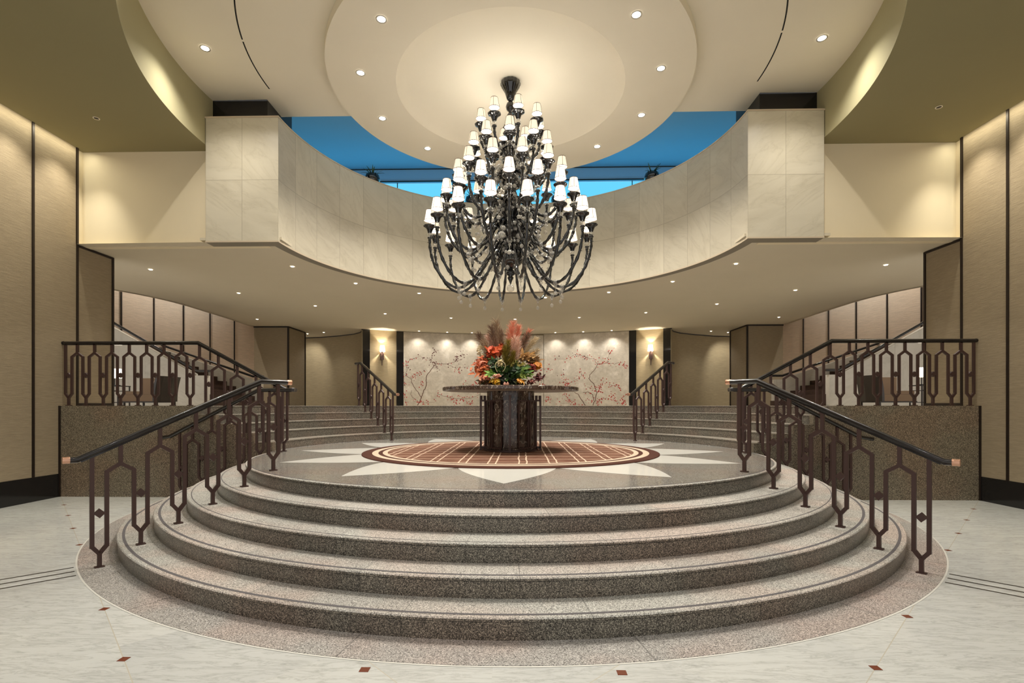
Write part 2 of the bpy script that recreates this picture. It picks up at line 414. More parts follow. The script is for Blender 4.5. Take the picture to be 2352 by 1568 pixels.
# ---------------------------------------------------------------- round stair, near flight
stair = empty('round_staircase', (0, 0, 0), label='wide round grey granite staircase of five curved steps rising to the platform under the chandelier', cat='staircase')
f = MB(); f.ring([(RA, 0), (RA, .03), (R1-.3, .03)], WY, -1, 160); f.build('granite_border', M['apron'], stair)
for k in range(5):
    Rk = R1-k*TR; z0 = k; z1 = k+1; rin = Rk-TR-.3
    f = MB()
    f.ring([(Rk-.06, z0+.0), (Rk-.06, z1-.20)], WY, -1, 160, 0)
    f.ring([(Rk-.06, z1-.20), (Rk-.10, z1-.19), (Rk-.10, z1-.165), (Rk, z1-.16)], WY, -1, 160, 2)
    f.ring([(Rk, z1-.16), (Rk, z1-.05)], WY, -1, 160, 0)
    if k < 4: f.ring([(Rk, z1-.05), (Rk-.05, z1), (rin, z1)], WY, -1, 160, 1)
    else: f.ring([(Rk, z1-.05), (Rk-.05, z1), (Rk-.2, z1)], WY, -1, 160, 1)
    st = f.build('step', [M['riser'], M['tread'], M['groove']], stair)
    g = MB(); wd = .17 if k < 2 else .07
    g.ring([(Rk-.30, z1+.008), (Rk-.30-wd, z1+.008)], WY, -1, 160); g.build('nosing_strip', M['strip'], st)
# platform disc
f = MB(); f.lathe([(RP-.2, 5.0), (15.0, 5.0), (.01, 5.0)], 160)
f.ring([(RP, 5.0), (RP-.21, 5.0)], WY, 1, 90)
plat = f.build('platform', M['platform'], stair)
f = MB()
for k in range(12):
    a = radians(-90+30*k); nt = 10; Lr = []; Rr = []
    for i in range(nt+1):
        t = i/nt; r = 14.6+(23.3-14.6)*t; hw = radians(15.4)*14.9*(1-t**1.75)*1.0
        for lst, sg in ((Lr, 1), (Rr, -1)):
            x = r; y = sg*hw*(1-.12*t)
            lst.append((x*cos(a)-y*sin(a), x*sin(a)+y*cos(a), 5.006))
    for i in range(nt): f.quad([Lr[i], Rr[i], Rr[i+1], Lr[i+1]])
pt = f.build('star_inlay', M['white_inlay'], plat); pt['label'] = 'white marble star petals'

# far flight: wraps around the platform up to the upper floor
back = empty('granite_staircase', (0, 0, 5), label='concave grey granite stair of five steps behind the round table, up to the upper floor', cat='staircase')
YB = -.5
for k in range(5):
    r0 = RP+k*TR; z0 = k; z1 = k+1; rout = r0+TR
    f = MB(); f.ring([(r0+.05, z0), (r0+.05, z1-.16)], YB, 1, 120, 0)
    f.ring([(r0+.05, z1-.16), (r0, z1-.15), (r0, z1-.03)], YB, 1, 120, 0)
    f.ring([(r0, z1-.03), (r0+.03, z1), (rout+.06, z1)], YB, 1, 120, 1)
    f.build('step', [M['riser'], M['riser_tread']], back)
# upper floor
f = MB()
f.ring([(R1+.06, H10), (110, H10)], YB, 1, 120)
t_ = NT('upper floor stone'); M['upper_floor'] = t_.set(Base_Color=lin(176, 168, 152), Roughness=.3)
tag(f.build('floor_upper', M['upper_floor']), kind='structure')

# cheek walls, stepped down beside the far flight
for sx, nm in ((-1, 'left'), (1, 'right')):
    prof = [(RP, 5-5), (XW+.3, 0), (XW+.3, H10), (R1, H10)]
    for k in range(4, 0, -1): prof += [(RP+k*TR, 5+k), (RP+(k-1)*TR, 5+k)]
    f = MB(); n = len(prof)
    A = [(sx*x, WY, z) for x, z in prof]; B = [(sx*x, YB, z) for x, z in prof]
    if sx > 0: A.reverse(); B.reverse()
    f.quad(A[::-1]); f.quad(B)
    for i in range(n):
        j = (i+1) % n; f.quad([A[i], A[j], B[j], B[i]])
    struct(f, 'wall_cheek_'+nm, M['granite_wall'])

# ---------------------------------------------------------------- side walls with dark joint trims and black base
tn = [0]
def trim(mb, m='dark_trim'):
    tn[0] += 1; return struct(mb, 'trim_%d' % tn[0], M[m])
for sx, nm in ((-1, 'left'), (1, 'right')):
    X = sx*XW
    f = MB(); f.box((X+sx*.5, -37.1+0, ZG/2+1.2), (1.0, 75.8+.0, ZG-2.4)); struct(f, 'wall_'+nm, M['wallpaper'])
    f = MB(); f.box((X+sx*.46, -37.1, 1.27), (1.0, 71.7, 2.54)); struct(f, 'baseboard_'+nm, M['black_panel'])
    f = MB(); f.box((X+sx*.55, 3.4, (H10+ZS)/2), (1.1, 5.2, ZS-H10)); struct(f, 'wall_pier_'+nm, M['wallpaper'])
    for y in (-4.3, -9.7, -15.1, -20.5, -25.9):
        f = MB(); f.box((X-sx*.03, y, (ZG+2.5)/2), (.14, .24, ZG-2.5)); trim(f)
    f = MB(); f.box((X-sx*.03, .95, (ZG+H10)/2), (.16, .24, ZG-H10)); trim(f)
    f = MB(); f.box((X-sx*.03, 6.0, (ZS+H10)/2), (.16, .28, ZS-H10)); f.box((X-sx*.03, 3.5, ZS-.12), (.14, 5.0, .24)); trim(f)
    f = MB(); f.box((X-sx*.04, 3.5, H10+.15), (.16, 5.0, .3)); trim(f)
    f = MB(); f.box((X-sx*.05, WY-.06, H10/2), (.2, .2, H10)); trim(f)
    # lit plaster return and beige wall above the soffit
    f = MB(); f.box((X+sx*.75, 1.6, (ZG+ZS)/2), (1.0, 1.0, ZG-ZS)); struct(f, 'wall_return_'+nm, M['beige'])
    xa, xb = sorted((X+sx*1.3, sx*28.05))
    f = MB(); f.box(((xa+xb)/2, 2.35, (ZG+.2+ZS)/2), (xb-xa, .7, ZG+.2-ZS)); struct(f, 'wall_beige_'+nm, M['beige'])

# ---------------------------------------------------------------- ceilings
def polar_plate(mb, rin, rmax, z, a0, a1, n, m=0, flip=False, rings=1):
    rows = []
    for i in range(rings+1):
        rows.append([((rin+(rmax(a)-rin)*i/rings)*cos(a), (rin+(rmax(a)-rin)*i/rings)*sin(a), z) for a in [a0+(a1-a0)*j/n for j in range(n+1)]])
    mb.grid(rows, m, False, smooth=False, flip=flip)
def box_r(a, x, y0, y1):
    r = 1e9
    if abs(cos(a)) > 1e-9: r = min(r, x/abs(cos(a)))
    if sin(a) > 1e-9: r = min(r, y1/sin(a))
    if sin(a) < -1e-9: r = min(r, y0/sin(a))
    return r
e = math.asin(1.95/RG)
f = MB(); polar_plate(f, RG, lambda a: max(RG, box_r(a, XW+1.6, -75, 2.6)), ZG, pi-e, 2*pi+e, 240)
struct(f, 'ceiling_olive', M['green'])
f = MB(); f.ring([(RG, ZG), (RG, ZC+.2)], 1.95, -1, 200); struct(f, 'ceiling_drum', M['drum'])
def cream_r(a):
    a = a % (2*pi)
    if e < a < pi-e:
        return max(12.35, min(box_r(a, 28.05, -1, 5.24), RG))
    return RG
f = MB(); polar_plate(f, 12.35, cream_r, ZC, 0, 2*pi, 720, rings=1)
for q in (-1, 1): f.quad([(q*28.05, 5.24, ZC), (q*19.2, 5.24, ZC), (q*19.2, 5.24, ZC+1.2), (q*28.05, 5.24, ZC+1.2)])
cream = struct(f, 'ceiling_cream', M['cream'])
f = MB()
for a0, a1 in ((180.4, 196.2), (196.8, 250), (290, 343.2), (343.8, 359.4)):
    f.lathe([(26.74, ZC-.012), (26.87, ZC-.012)], 60, c=(0, 0, 0), a0=radians(a0), a1=radians(a1))
sl = f.build('air_slot', M['groove'], cream); sl['label'] = 'thin black curved slot'; sl['kind'] = 'structure'
f = MB(); RD = 19.28
f.lathe([(RD, ZC+.05), (RD, ZD)], 160, 0); f.lathe([(RD, ZD), (12.35, ZD)], 160, 0)
f.lathe([(12.35, ZD), (12.0, ZD+.5), (11.2, ZD+.9), (9.5, ZD+1.15), (6, ZD+1.38), (2, ZD+1.45), (.01, ZD+1.45)], 160, 0)
struct(f, 'ceiling_dome', M['cream'])

# soffit under the balcony, running back over the upper floor
def soff_x(y): return 60.6+(.02*(36-y)**2 if y < 36 else .0015*(y-36)**2)
def soff(a):
    x, y = cos(a), sin(a); r = min(96/max(y, 1e-6), 1e9)
    for _ in range(1):
        lo_, hi_ = 20.0, 130.0
        for _i in range(24):
            m_ = (lo_+hi_)/2
            if abs(x)*m_ > soff_x(y*m_): hi_ = m_
            else: lo_ = m_
        r = min(r, lo_)
    return r
f = MB(); ea = math.asin(.6/30)
polar_plate(f, 27.25, lambda a: max(27.25, min(soff(a), 96/max(sin(a), 1e-4))), ZS+.06, ea*.8, pi-ea*.8, 200)
f.quad([(-61.5, 2.0, ZS+.06), (-61.5, 8, ZS+.06), (-27, 8, ZS+.06), (-27, 2.0, ZS+.06)]) if False else None
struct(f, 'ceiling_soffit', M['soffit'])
for sx, nm in ((-1, 'left'), (1, 'right')):
    f = MB(); ys = [6+2*i for i in range(34)]; f.grid([[(sx*(soff_x(y)-d_), y, z) for y in ys] for d_, z in ((.5, ZS-.02), (0, ZS-.02), (0, ZS+3))], smooth=False); struct(f, 'trim_soffit_edge_'+nm, M['stone_trim'])

f = MB()
for q in (-1, 1): f.box((q*30.6, 2.6, ZS+.5), (9.4, 3.6, .3))
struct(f, 'ceiling_soffit_edge', M['soffit'])
# balcony fascia of marble
f = MB(); YF = .45
f.ring([(RB, ZS), (RB, ZT)], YF, 1, 120, 0)
f.ring([(RB, ZS), (RB+1.2, ZS)], YF, 1, 120, 1); f.ring([(RB+1.2, ZS), (RB+1.2, ZS+.3)], YF, 1, 120, 1)
f.ring([(RB+1.2, ZT), (RB+1.2, ZS+.2)], YF, 1, 120, 1)
struct(f, 'wall_balcony_curve', [M['fascia'], M['lip']])
f = MB(); f.ring([(RB-.06, ZT), (RB-.06, ZT+.14), (RB+3.6, ZT+.14), (RB+3.6, ZT), (RB-.06, ZT)], YF, 1, 120, 0)
f.ring([(RB-.04, ZS+.16), (RB-.04, ZS-.02), (RB, ZS-.02)], YF, 1, 120, 0)
trim(f, 'stone_trim')
for sx, nm in ((-1, 'left'), (1, 'right')):
    x0, x1 = sqrt(RB**2-YF**2), 34.41
    f = MB()
    P = [(sx*x0, YF, ZS), (sx*x1, YF, ZS), (sx*x1, YF, ZT), (sx*x0, YF, ZT)]
    UV = [(0, ZS), (x1-x0, ZS), (x1-x0, ZT), (0, ZT)]
    if sx > 0: f.quad(P, 0, UV)
    else: f.quad(P[::-1], 0, UV[::-1])
    f.quad([(sx*x1, YF, ZS), (sx*x1, 2.0, ZS), (sx*x1, 2.0, ZT), (sx*x1, YF, ZT)][::sx], 0, [(0, ZS), (1.6, ZS), (1.6, ZT), (0, ZT)][::sx])
    f.quad([(sx*27.2, YF, ZS+.004), (sx*27.2, 2.0, ZS+.004), (sx*x1, 2.0, ZS+.004), (sx*x1, YF, ZS+.004)][::sx], 1)
    struct(f, 'wall_balcony_block_'+nm, [M['fascia_block'], M['lip']])
    f = MB(); f.box((sx*(x0+x1)/2, 1.3, ZT+.07), (x1-x0+.12, 1.9, .14)); f.box((sx*(x0+x1)/2, YF-.02, ZS+.07), (x1-x0, .06, .16)); trim(f, 'stone_trim')
    # black column between parapet and ceiling
    f = MB(); f.box((sx*31.25, 4.95, (ZT+ZB)/2), (6.4, 6.2, ZB-ZT-.3)); struct(f, 'wall_column_'+nm, M['black_panel'])

# ---------------------------------------------------------------- mezzanine behind the parapet
f = MB(); f.quad([(-60, 5.24, ZB), (60, 5.24, ZB), (60, 35, ZB), (-60, 35, ZB)]); struct(f, 'ceiling_mezzanine', M['blue_lit_wall'])
f = MB(); f.ring([(RB+1.2, ZS+3.2), (58, ZS+3.2)], 2.8, 1, 60); tag(f.build('floor_mezzanine', M['upper_floor']), kind='structure')
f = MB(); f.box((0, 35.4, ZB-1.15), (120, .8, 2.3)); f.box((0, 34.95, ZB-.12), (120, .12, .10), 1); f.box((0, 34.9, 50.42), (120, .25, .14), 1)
struct(f, 'wall_bulkhead', [M['blue_lit_wall'], M['groove']])
M['window_glow'] = emis('daylight blue translucent pane', (.12, .55, .84), .74)
f = MB(); f.quad([(-60, 35.7, 31.6), (60, 35.7, 31.6), (60, 35.7, 50.4), (-60, 35.7, 50.4)])
win = struct(f, 'window_1', M['window_glow'])
f = MB()
for k in range(-4, 5): f.box((k*10.6, 35.5, 41), (.12 if abs(k) != 1 else 1.2, .2, 18.8))
tag(f.build('window_mullion', M['dark_trim'], win), kind='structure')
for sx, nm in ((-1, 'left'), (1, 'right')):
    f = MB(); f.box((sx*60, 20, 42), (.5, 31, 22)); struct(f, 'wall_mezzanine_'+nm, M['blue_lit_wall'])

# ---------------------------------------------------------------- back wall of the upper floor
def arc_wall(mb, R, a0, a1, z0, z1, n=24, m=0, t=.5):
    rows = [[(R*cos(a), R*sin(a), z) for a in [radians(a0+(a1-a0)*j/n) for j in range(n+1)]] for z in (z0, z1)]
    mb.grid(rows, m); rows2 = [[((R+t)*cos(a), (R+t)*sin(a), z) for a in [radians(a0+(a1-a0)*j/n) for j in range(n+1)]] for z in (z0, z1)]
    mb.grid(rows2, m)
    for a in (a0, a1):
        c, s_ = cos(radians(a)), sin(radians(a))
        mb.quad([(R*c, R*s_, z0), ((R+t)*c, (R+t)*s_, z0), ((R+t)*c, (R+t)*s_, z1), (R*c, R*s_, z1)], m)
RW = 75.0
f = MB(); arc_wall(f, RW, 60.4, 119.6, H10, ZS+.1, 60); struct(f, 'wall_back', M['wallpaper_olive'])
for sx, nm in ((-1, 'left'), (1, 'right')):
    A = lambda d: 90-sx*d
    for d0, d1 in ((21.95, 23.25), (28.2, 29.5)):
        f = MB(); arc_wall(f, RW-.35, A(d0), A(d1), H10, ZS+.05, 3, 0, .4); struct(f, 'trim_black_panel_%s_%d' % (nm, d0), M['black'])
    # S-shaped return wall
    pts = [(-37.0, 65.2), (-37.6, 67.2), (-38.9, 70.0), (-41.5, 73.0), (-46.3, 76.1), (-52.2, 78.9), (-58.7, 80.2), (-72, 80.4)]
    pts = [(x*-sx, y) for x, y in pts]
    f = MB(); f.grid([[(x, y, z) for x, y in pts] for z in (H10, ZS+.1)]); struct(f, 'wall_return_back_'+nm, M['wallpaper_olive'])
    f = MB(); f.tube([(x, y-.05, ZS-.02) for x, y in pts], .16, 6); trim(f)
    # pier
    f = MB(); f.box((sx*57.0, 65.0, (H10+ZS)/2), (8.5, 9.2, ZS-H10)); struct(f, 'wall_pier_back_'+nm, M['wallpaper'])
    for x, y in ((52.75, 60.4), (61.2, 60.4), (52.75, 69.5)):
        f = MB(); f.box((sx*x, y, (H10+ZS)/2), (.35, .35, ZS-H10)); trim(f)
    f = MB(); f.box((sx*57.0, 60.35, ZS-.12), (8.5, .2, .26)); f.box((sx*52.7, 65, ZS-.12), (.2, 9.2, .26)); trim(f)
    # stairwell wall beyond the soffit edge
    Ax, Ay, Bx, By = 60.5, 61.0, 79.0, 21.0
    n = 8; f = MB(); f.quad([(sx*Ax, Ay, 8), (sx*Bx, By, 8), (sx*Bx, By, 46), (sx*Ax, Ay, 46)]); struct(f, 'wall_stairwell_'+nm, M['wallpaper_pink'])
    L = hypot(Bx-Ax, By-Ay); ux, uy = (Bx-Ax)/L, (By-Ay)/L
    for k in range(0, 8):
        q = .1+5.6*k
        if q > L: break
        f = MB(); f.box((sx*(Ax+ux*q-.12), Ay+uy*q-.05, 27), (.2, .2, 38)); trim(f)
    f = MB(); f.quad([(sx*100, 7, ZS+.1), (sx*61.4, 7, ZS+.1), (sx*61.4, 7, 46), (sx*100, 7, 46)]); struct(f, 'wall_lounge_near_'+nm, M['beige'])
    f = MB(); f.quad([(sx*61.4, 2.2, 46), (sx*90, 2.2, 46), (sx*90, 78, 46), (sx*61.4, 78, 46)]); struct(f, 'ceiling_stairwell_'+nm, M['cream'])
# second stairs with marble parapets, in the lounges
for sx, nm, side in ((-1, 'left', 'left'), (1, 'right', 'right')):
    st = empty('lounge_stair', (sx*50, 34, 10), label='carpeted stair between pale marble parapets rising behind the %s railing' % side, cat='staircase')
    f = MB()
    for k in range(16):
        f.box((sx*(-1.2+1.9*k+9), 0.6, (k+.5)*.95-.25), (19.9-.0 if k == 0 else 1.98+18, 15.2, .95), 0)
    f = MB()
    for k in range(12):
        x0 = -1.2+1.85*k; f.prism([(sx*x0, -6.6), (sx*(x0+1.85), -6.6), (sx*(x0+1.85), 7.8), (sx*x0, 7.8)][::sx], 0, .95*(k+1), 0)
    f.build('stair_flight', M['carpet'], st)
    for (yy, xa, za, sl_, ln_) in ((-7.0, 2.6, 5.4, .555, 22), (8.2, 1.4, 5.4, .325, 22)):
        f = MB()
        prof = [(xa-1.9, 0), (xa-1.9, za-.4), (xa+.2, za-.4), (xa+.2, za-.1), (xa+ln_, za-.1+sl_*ln_), (xa+ln_, 0)]
        for y_, fl in ((yy-.55, 1), (yy+.55, -1)):
            P = [(sx*x, y_, z) for x, z in prof]; U = [(x, z) for x, z in prof]
            f.quad(P[::fl*sx], 0, U[::fl*sx])
        for i in range(len(prof)):
            (xa_, za_), (xb_, zb_) = prof[i], prof[(i+1) % len(prof)]
            f.quad([(sx*xa_, yy-.55, za_), (sx*xa_, yy+.55, za_), (sx*xb_, yy+.55, zb_), (sx*xb_, yy-.55, zb_)], 0, [(0, 0), (1, 0), (1, 1), (0, 1)])
        pp = f.build('parapet', M['pale_marble'], st)
        f = MB(); f.tube([(sx*(xa-2.3), yy-.2, za+.35), (sx*(xa-.2), yy-.2, za+.35), (sx*(xa+ln_), yy-.2, za+.75+sl_*ln_)], .22, 10)
        f.build('handrail', M['rail'], pp)

# ---------------------------------------------------------------- balustrades
def seg(mb, o, t, p, q, w=.225, th=.2, ext=.0):
    """flat bar between (along, up) points p and q in the plane of direction t through o"""
    a = Vector((o[0]+t[0]*p[0], o[1]+t[1]*p[0], p[1])); b = Vector((o[0]+t[0]*q[0], o[1]+t[1]*q[0], q[1]))
    d = (b-a); L = d.length; d.normalize(); nrm = Vector((-t[1], t[0], 0)); u = d.cross(nrm).normalized()
    Mx = Matrix((u, nrm, d)).transposed()
    mb.box((a+b)/2, (w, th, L+ext), 0, ax=Mx)
def balustrade(feet, path, label, name='stair_balustrade', caps=(1, 1), drop=.42):
    """feet: points where posts stand; path: 3-D handrail polyline"""
    F = [Vector(p) for p in feet]; root = empty(name, feet[0], label=label, cat='railing', group=None)
    o0 = F[0]
    t = Vector((F[-1].x-F[0].x, F[-1].y-F[0].y, 0)).normalized()
    loc = [((p-o0).dot(t), p.z-o0.z) for p in F]
    PP = [((Vector(p)-o0).dot(t), p[2]-o0.z) for p in path]; off = 0
    def railz(a):
        for (a0, z0), (a1, z1) in zip(PP, PP[1:]):
            if a0 <= a <= a1: return z0+(z1-z0)*(a-a0)/max(a1-a0, 1e-6)
        return PP[-1][1] if a > PP[-1][0] else PP[0][1]
    def cupw(i): return .36
    tt = (t.x, t.y)
    for i, (a, z) in enumerate(loc):
        f = MB(); hw = .36
        f.box((t.x*a, t.y*a, z+.045), (.5, .36, .09), 0, rz=atan2(t.y, t.x))
        seg(f, (0, 0), tt, (a, z+.05), (a, z+.95), th=.22)
        for sg in (-1, 1):
            nb = i+sg
            if 0 <= nb < len(loc): top = (z+loc[nb][1])/2+5.42
            else: top = railz(a+sg*hw)-.12
            seg(f, (0, 0), tt, (a, z+.86), (a+sg*hw, z+1.34), th=.188, ext=.1)
            seg(f, (0, 0), tt, (a+sg*hw, z+1.28), (a+sg*hw, top), ext=.04)
        b = f.build('baluster', M['bronze'], root)
        f = MB(); c = (t.x*a, t.y*a, z+3.36); q = .31
        Mx = Matrix.Rotation(atan2(t.y, t.x), 3, 'Z') @ Matrix.Rotation(pi/4, 3, 'Y')
        f.box(c, (q*1.35, .24, q*1.35), 0, ax=Mx); f.build('diamond_ornament', M['bronze'], b)
    for (a0, z0), (a1, z1) in zip(loc, loc[1:]):
        am, zm = (a0+a1)/2, (z0+z1)/2; f = MB()
        seg(f, (0, 0), tt, (a0+.36, zm+5.40), (am, zm+5.86), th=.188, ext=.1); seg(f, (0, 0), tt, (a1-.36, zm+5.40), (am, zm+5.86), th=.180, ext=.1)
        seg(f, (0, 0), tt, (am, zm+5.80), (am, railz(am)-.1), th=.22); f.build('arch_link', M['bronze'], root)
    f = MB(); P = [Vector(p)-o0 for p in path]
    f.tube(P, .19, 12)
    for a, b in zip(P, P[1:]):
        d = (b-a); L = d.length
        if L < 2.5: continue
        dn = d.normalized(); nrm = Vector((-t.y, t.x, 0)); u = dn.cross(nrm).normalized()
        f.box((a+b)/2+u*(.19 if u.z < 0 else -.19), (.10, .22, L-.2), 0, ax=Matrix((u, nrm, dn)).transposed())
    hr = f.build('handrail', M['rail'], root)
    for idx, on in ((0, caps[0]), (-1, caps[1])):
        if not on: continue
        f = MB(); p = P[idx]; q = P[1] if idx == 0 else P[-2]; d = (p-q).normalized()
        f.tube([p-d*.06, p+d*.06, p+d*.10, p+d*.26, p+d*.29], [.21, .21, .195, .215, .19], 14); f.build('end_cap', M['copper'] if on == 1 else M['rail'], hr)
    return root
for sx, side in ((-1, 'left'), (1, 'right')):
    # near radial balustrade
    F = [(sx*(24.95-1.394*k), -25.1+1.58*k, k) for k in range(6)]
    u = Vector((-sx*.6616, .7499, 0)); P0, P5 = Vector(F[0]), Vector(F[5])
    path = [P0-u*1.45+Vector((0, 0, 6.75)), P0-u*1.05+Vector((0, 0, 6.75)), P5-u*.95+Vector((0, 0, 6.83)), P5+u*1.12+Vector((0, 0, 6.83))]
    path = [tuple(p) for p in path]
    balustrade(F, path, 'bronze balustrade with copper-tipped black handrail, nearest one on the %s, climbing the round steps' % side)
    # balustrade beside the cheek wall
    F = [(sx*(35.3-2.1*k), -2.05, k) for k in range(6)]
    path = [(sx*37.7, -2.05, 6.55), (sx*36.75, -2.05, 6.7), (sx*27.1, -2.05, 11.72), (sx*23.4, -2.05, 11.72)]
    balustrade(F, path, 'dark balustrade on the round steps against the %s granite wall' % side, caps=(2, 2))
    # along the top of the cheek wall, then down beside the far flight
    F = [(sx*(35.3+1.95*k), -.87, 10) for k in range(7, -1, -1)]+[(sx*(33.2-2.1*k), -.87, 9-k) for k in range(4)]+[(sx*24.85, -.87, 5)]
    path = [(sx*49.55, -.87, 16.95), (sx*34.4, -.87, 16.95), (sx*24.6, -.87, 11.75), (sx*23.45, -.87, 11.72)]
    balustrade(F, path, 'long dark balustrade standing on top of the %s granite wall and stepping down' % side, 'wall_top_balustrade', caps=(2, 0))
    # far radial balustrade
    F = [(sx*(17.5+1.43*k), 16.9+1.5*k, 5+k) for k in range(6)]
    u = Vector((sx*.69, .724, 0)); P0, P5 = Vector(F[0]), Vector(F[5])
    path = [P0-u*1.6+Vector((0, 0, 6.6)), P0-u*1.0+Vector((0, 0, 6.6)), P5-u*.6+Vector((0, 0, 6.8)), P5+u*1.0+Vector((0, 0, 6.8))]
    balustrade(F, [tuple(p) for p in path], 'short dark balustrade on the far steps, %s of the round table' % side, caps=(1, 2))

# ---------------------------------------------------------------- rug and table
rug = MB(); rug.lathe([(15.8, .0), (15.8, .07), (15.7, .1), (15.0, .1), (8, .1), (.01, .1)], 128)
tag(rug.build('round_rug', M['rug'], None, (0, 0, 5.01)), 'round brown rug with cream plaid lines and cream rings under the marble table', 'rug')
tb = empty('round_table', (0, 0, 5.12), label='round dark veined marble table on a drum pedestal with bronze frames', cat='table')
f = MB(); f.lathe([(.01, 6.88), (7.38, 6.88), (7.45, 6.82), (7.45, 6.54), (7.38, 6.48), (7.0, 6.47)], 96, sharp=True); f.build('tabletop', M['dark_marble'], tb)
f = MB(); f.lathe([(7.0, 6.46), (2.6, 6.46)], 72); ap = f.build('underside', M['lip'], tb); ap['label'] = 'pale underside panel'
f = MB(); f.lathe([(2.72, 0), (2.72, .35), (2.62, .4), (2.62, 6.45)], 64, sharp=True); f.build('pedestal', M['dark_marble'], tb)
f = MB(); f.lathe([(2.95, 0), (2.95, .18), (2.6, .22)], 64, sharp=True); f.build('base_ring', M['bronze'], tb)
for k in range(4):
    a = k*pi/2; f = MB(); Rz = Matrix.Rotation(a, 3, 'Z')
    for r in (2.80, 3.28): f.box(Rz @ Vector((r, 0, 3.0)), (.22, .20, 6.0), rz=a)
    for z in (.3, 5.45): f.box(Rz @ Vector((3.04, 0, z)), (.5, .20, .2), rz=a)
    for r in (2.86, 3.22): f.lathe([(.12, 5.5), (.14, 6.0)], 10, c=tuple(Rz @ Vector((r, 0, 0)))[:2]+(0,))
    f.build('bronze_fin', M['bronze'], tb)
for k in range(8):
    a = (k//2)*pi/2+(radians(33) if k % 2 else -radians(33)); f = MB(); Rz = Matrix.Rotation(a, 3, 'Z')
    for y in (-.72, .72): f.box(Rz @ Vector((2.76, y, 2.95)), (.14, .14, 5.1), rz=a)
    for z in (.42, 5.42): f.box(Rz @ Vector((2.80, 0, z)), (.14, 1.5, .14), rz=a)
    f.build('bronze_frame', M['bronze'], tb)
# ---------------------------------------------------------------- flower arrangement on the table
fl = empty('flower_arrangement', (0, 0, 12.03), label='large autumn flower arrangement of pampas plumes and orange leaves on the marble table', cat='flowers')
def leafy(name, col): return plain(name, lin(*col), .6)
def leaf(mb, b, d, L, W, curl=.3, m=0, n=6):
    d = Vector(d).normalized(); b = Vector(b); up = Vector((random.uniform(-.4, .4), random.uniform(-1, -.2), random.uniform(.2, 1))).normalized()
    sd = d.cross(up).normalized(); nn = sd.cross(d).normalized(); rows = []
    for i in range(n+1):
        t = i/n; wv = W*sin(pi*min(.98, .06+t*.94))**.8 if t < 1 else .01
        c = b+d*L*t-nn*curl*L*t*t; rows.append([(q.x, q.y, max(q.z, .05)) for q in (c-sd*wv/2+nn*wv*.18, c, c+sd*wv/2+nn*wv*.18)])
    mb.grid(rows, m)
def cluster(name, c, spread, cnt, L, W, cols, out=.8, droop=0.0, rough=None):
    cnt = int(cnt*2.1); L = L*.78; W = W*.72
    mats = [leafy('%s colour %d' % (name, i), q) for i, q in enumerate(cols)]
    mb = MB(); cx, cy, cz = c; sx, sy, sz = spread
    for i in range(cnt):
        p = Vector((cx+random.gauss(0, .45)*sx, cy+random.gauss(0, .45)*sy, max(.12, cz+random.gauss(0, .45)*sz)))
        d = Vector((p.x*1.0, p.y*.8-.25, (p.z-1.0)*.7+random.uniform(-.4, .6)-droop)).normalized()*out+Vector((random.gauss(0, .5), random.gauss(0, .5), random.gauss(0, .4)))
        l = L*random.uniform(.7, 1.25); q = p-d.normalized()*l*.5
        if q.z < .1: q.z = .1
        e_ = q+d.normalized()*l
        if e_.z < .12: d.z = abs(d.z)*.2+.05
        leaf(mb, q, d, l, W*random.uniform(.75, 1.2), random.uniform(.05, .5), random.randrange(len(mats)))
    return mb.build(name, mats, fl)
def plume(name, b, tip, wd, cols, n=170, bend=.15, soft=1.0, start=.35):
    mats = [leafy('%s colour %d' % (name, i), q) for i, q in enumerate(cols)]
    b = Vector(b); T = Vector(tip); ax = T-b; L = ax.length; a = ax.normalized(); sd = a.cross(Vector((0, 1, 0))).normalized(); fw = a.cross(sd)
    mb = MB(); P = [b+ax*t+sd*bend*L*sin(pi*t)*.3 for t in (0, .25, .5, .75, 1)]
    mb.tube([tuple(p) for p in P], [.05, .05, .04, .03, .015], 5)
    for i in range(n):
        t = start+(1-start)*random.random()**.9; p = b+ax*t+sd*bend*L*sin(pi*t)*.3
        prof = sin(pi*min(1, max(0, (t-start)/(1-start))*.82+.14))
        ang = random.uniform(0, 2*pi); o = (sd*cos(ang)+fw*sin(ang))
        l = L*.17*soft*random.uniform(.6, 1.2); d = (a*1.0+o*random.uniform(.3, 1.15)*(.5+.5*wd)).normalized()
        k = wd*prof*.55*random.random(); p0 = p+o*k*.4; p1 = p0+d*l*.6+o*k*.3; p2 = p1+d*l*.5+Vector((0, 0, -.12*l))
        w_ = .009+.011*random.random(); s2 = d.cross(Vector((random.gauss(0, 1), random.gauss(0, 1), random.gauss(0, 1)))).normalized()*w_
        mb.quad([p0-s2, p0+s2, p1+s2*.8, p1-s2*.8], random.randrange(len(mats))); mb.quad([p1-s2*.8, p1+s2*.8, p2], random.randrange(len(mats)))
    return mb.build(name, mats, fl)
BE = [(176, 146, 116), (146, 116, 92), (206, 182, 152)]; CR = [(226, 206, 172), (198, 176, 138)]; BR = [(136, 106, 84), (104, 76, 62), (168, 138, 112)]
CO = [(228, 146, 116), (214, 128, 98), (238, 172, 144)]; PK = [(226, 186, 164), (206, 160, 136), (238, 208, 190)]; OL = [(150, 130, 50), (176, 152, 70), (112, 100, 36)]
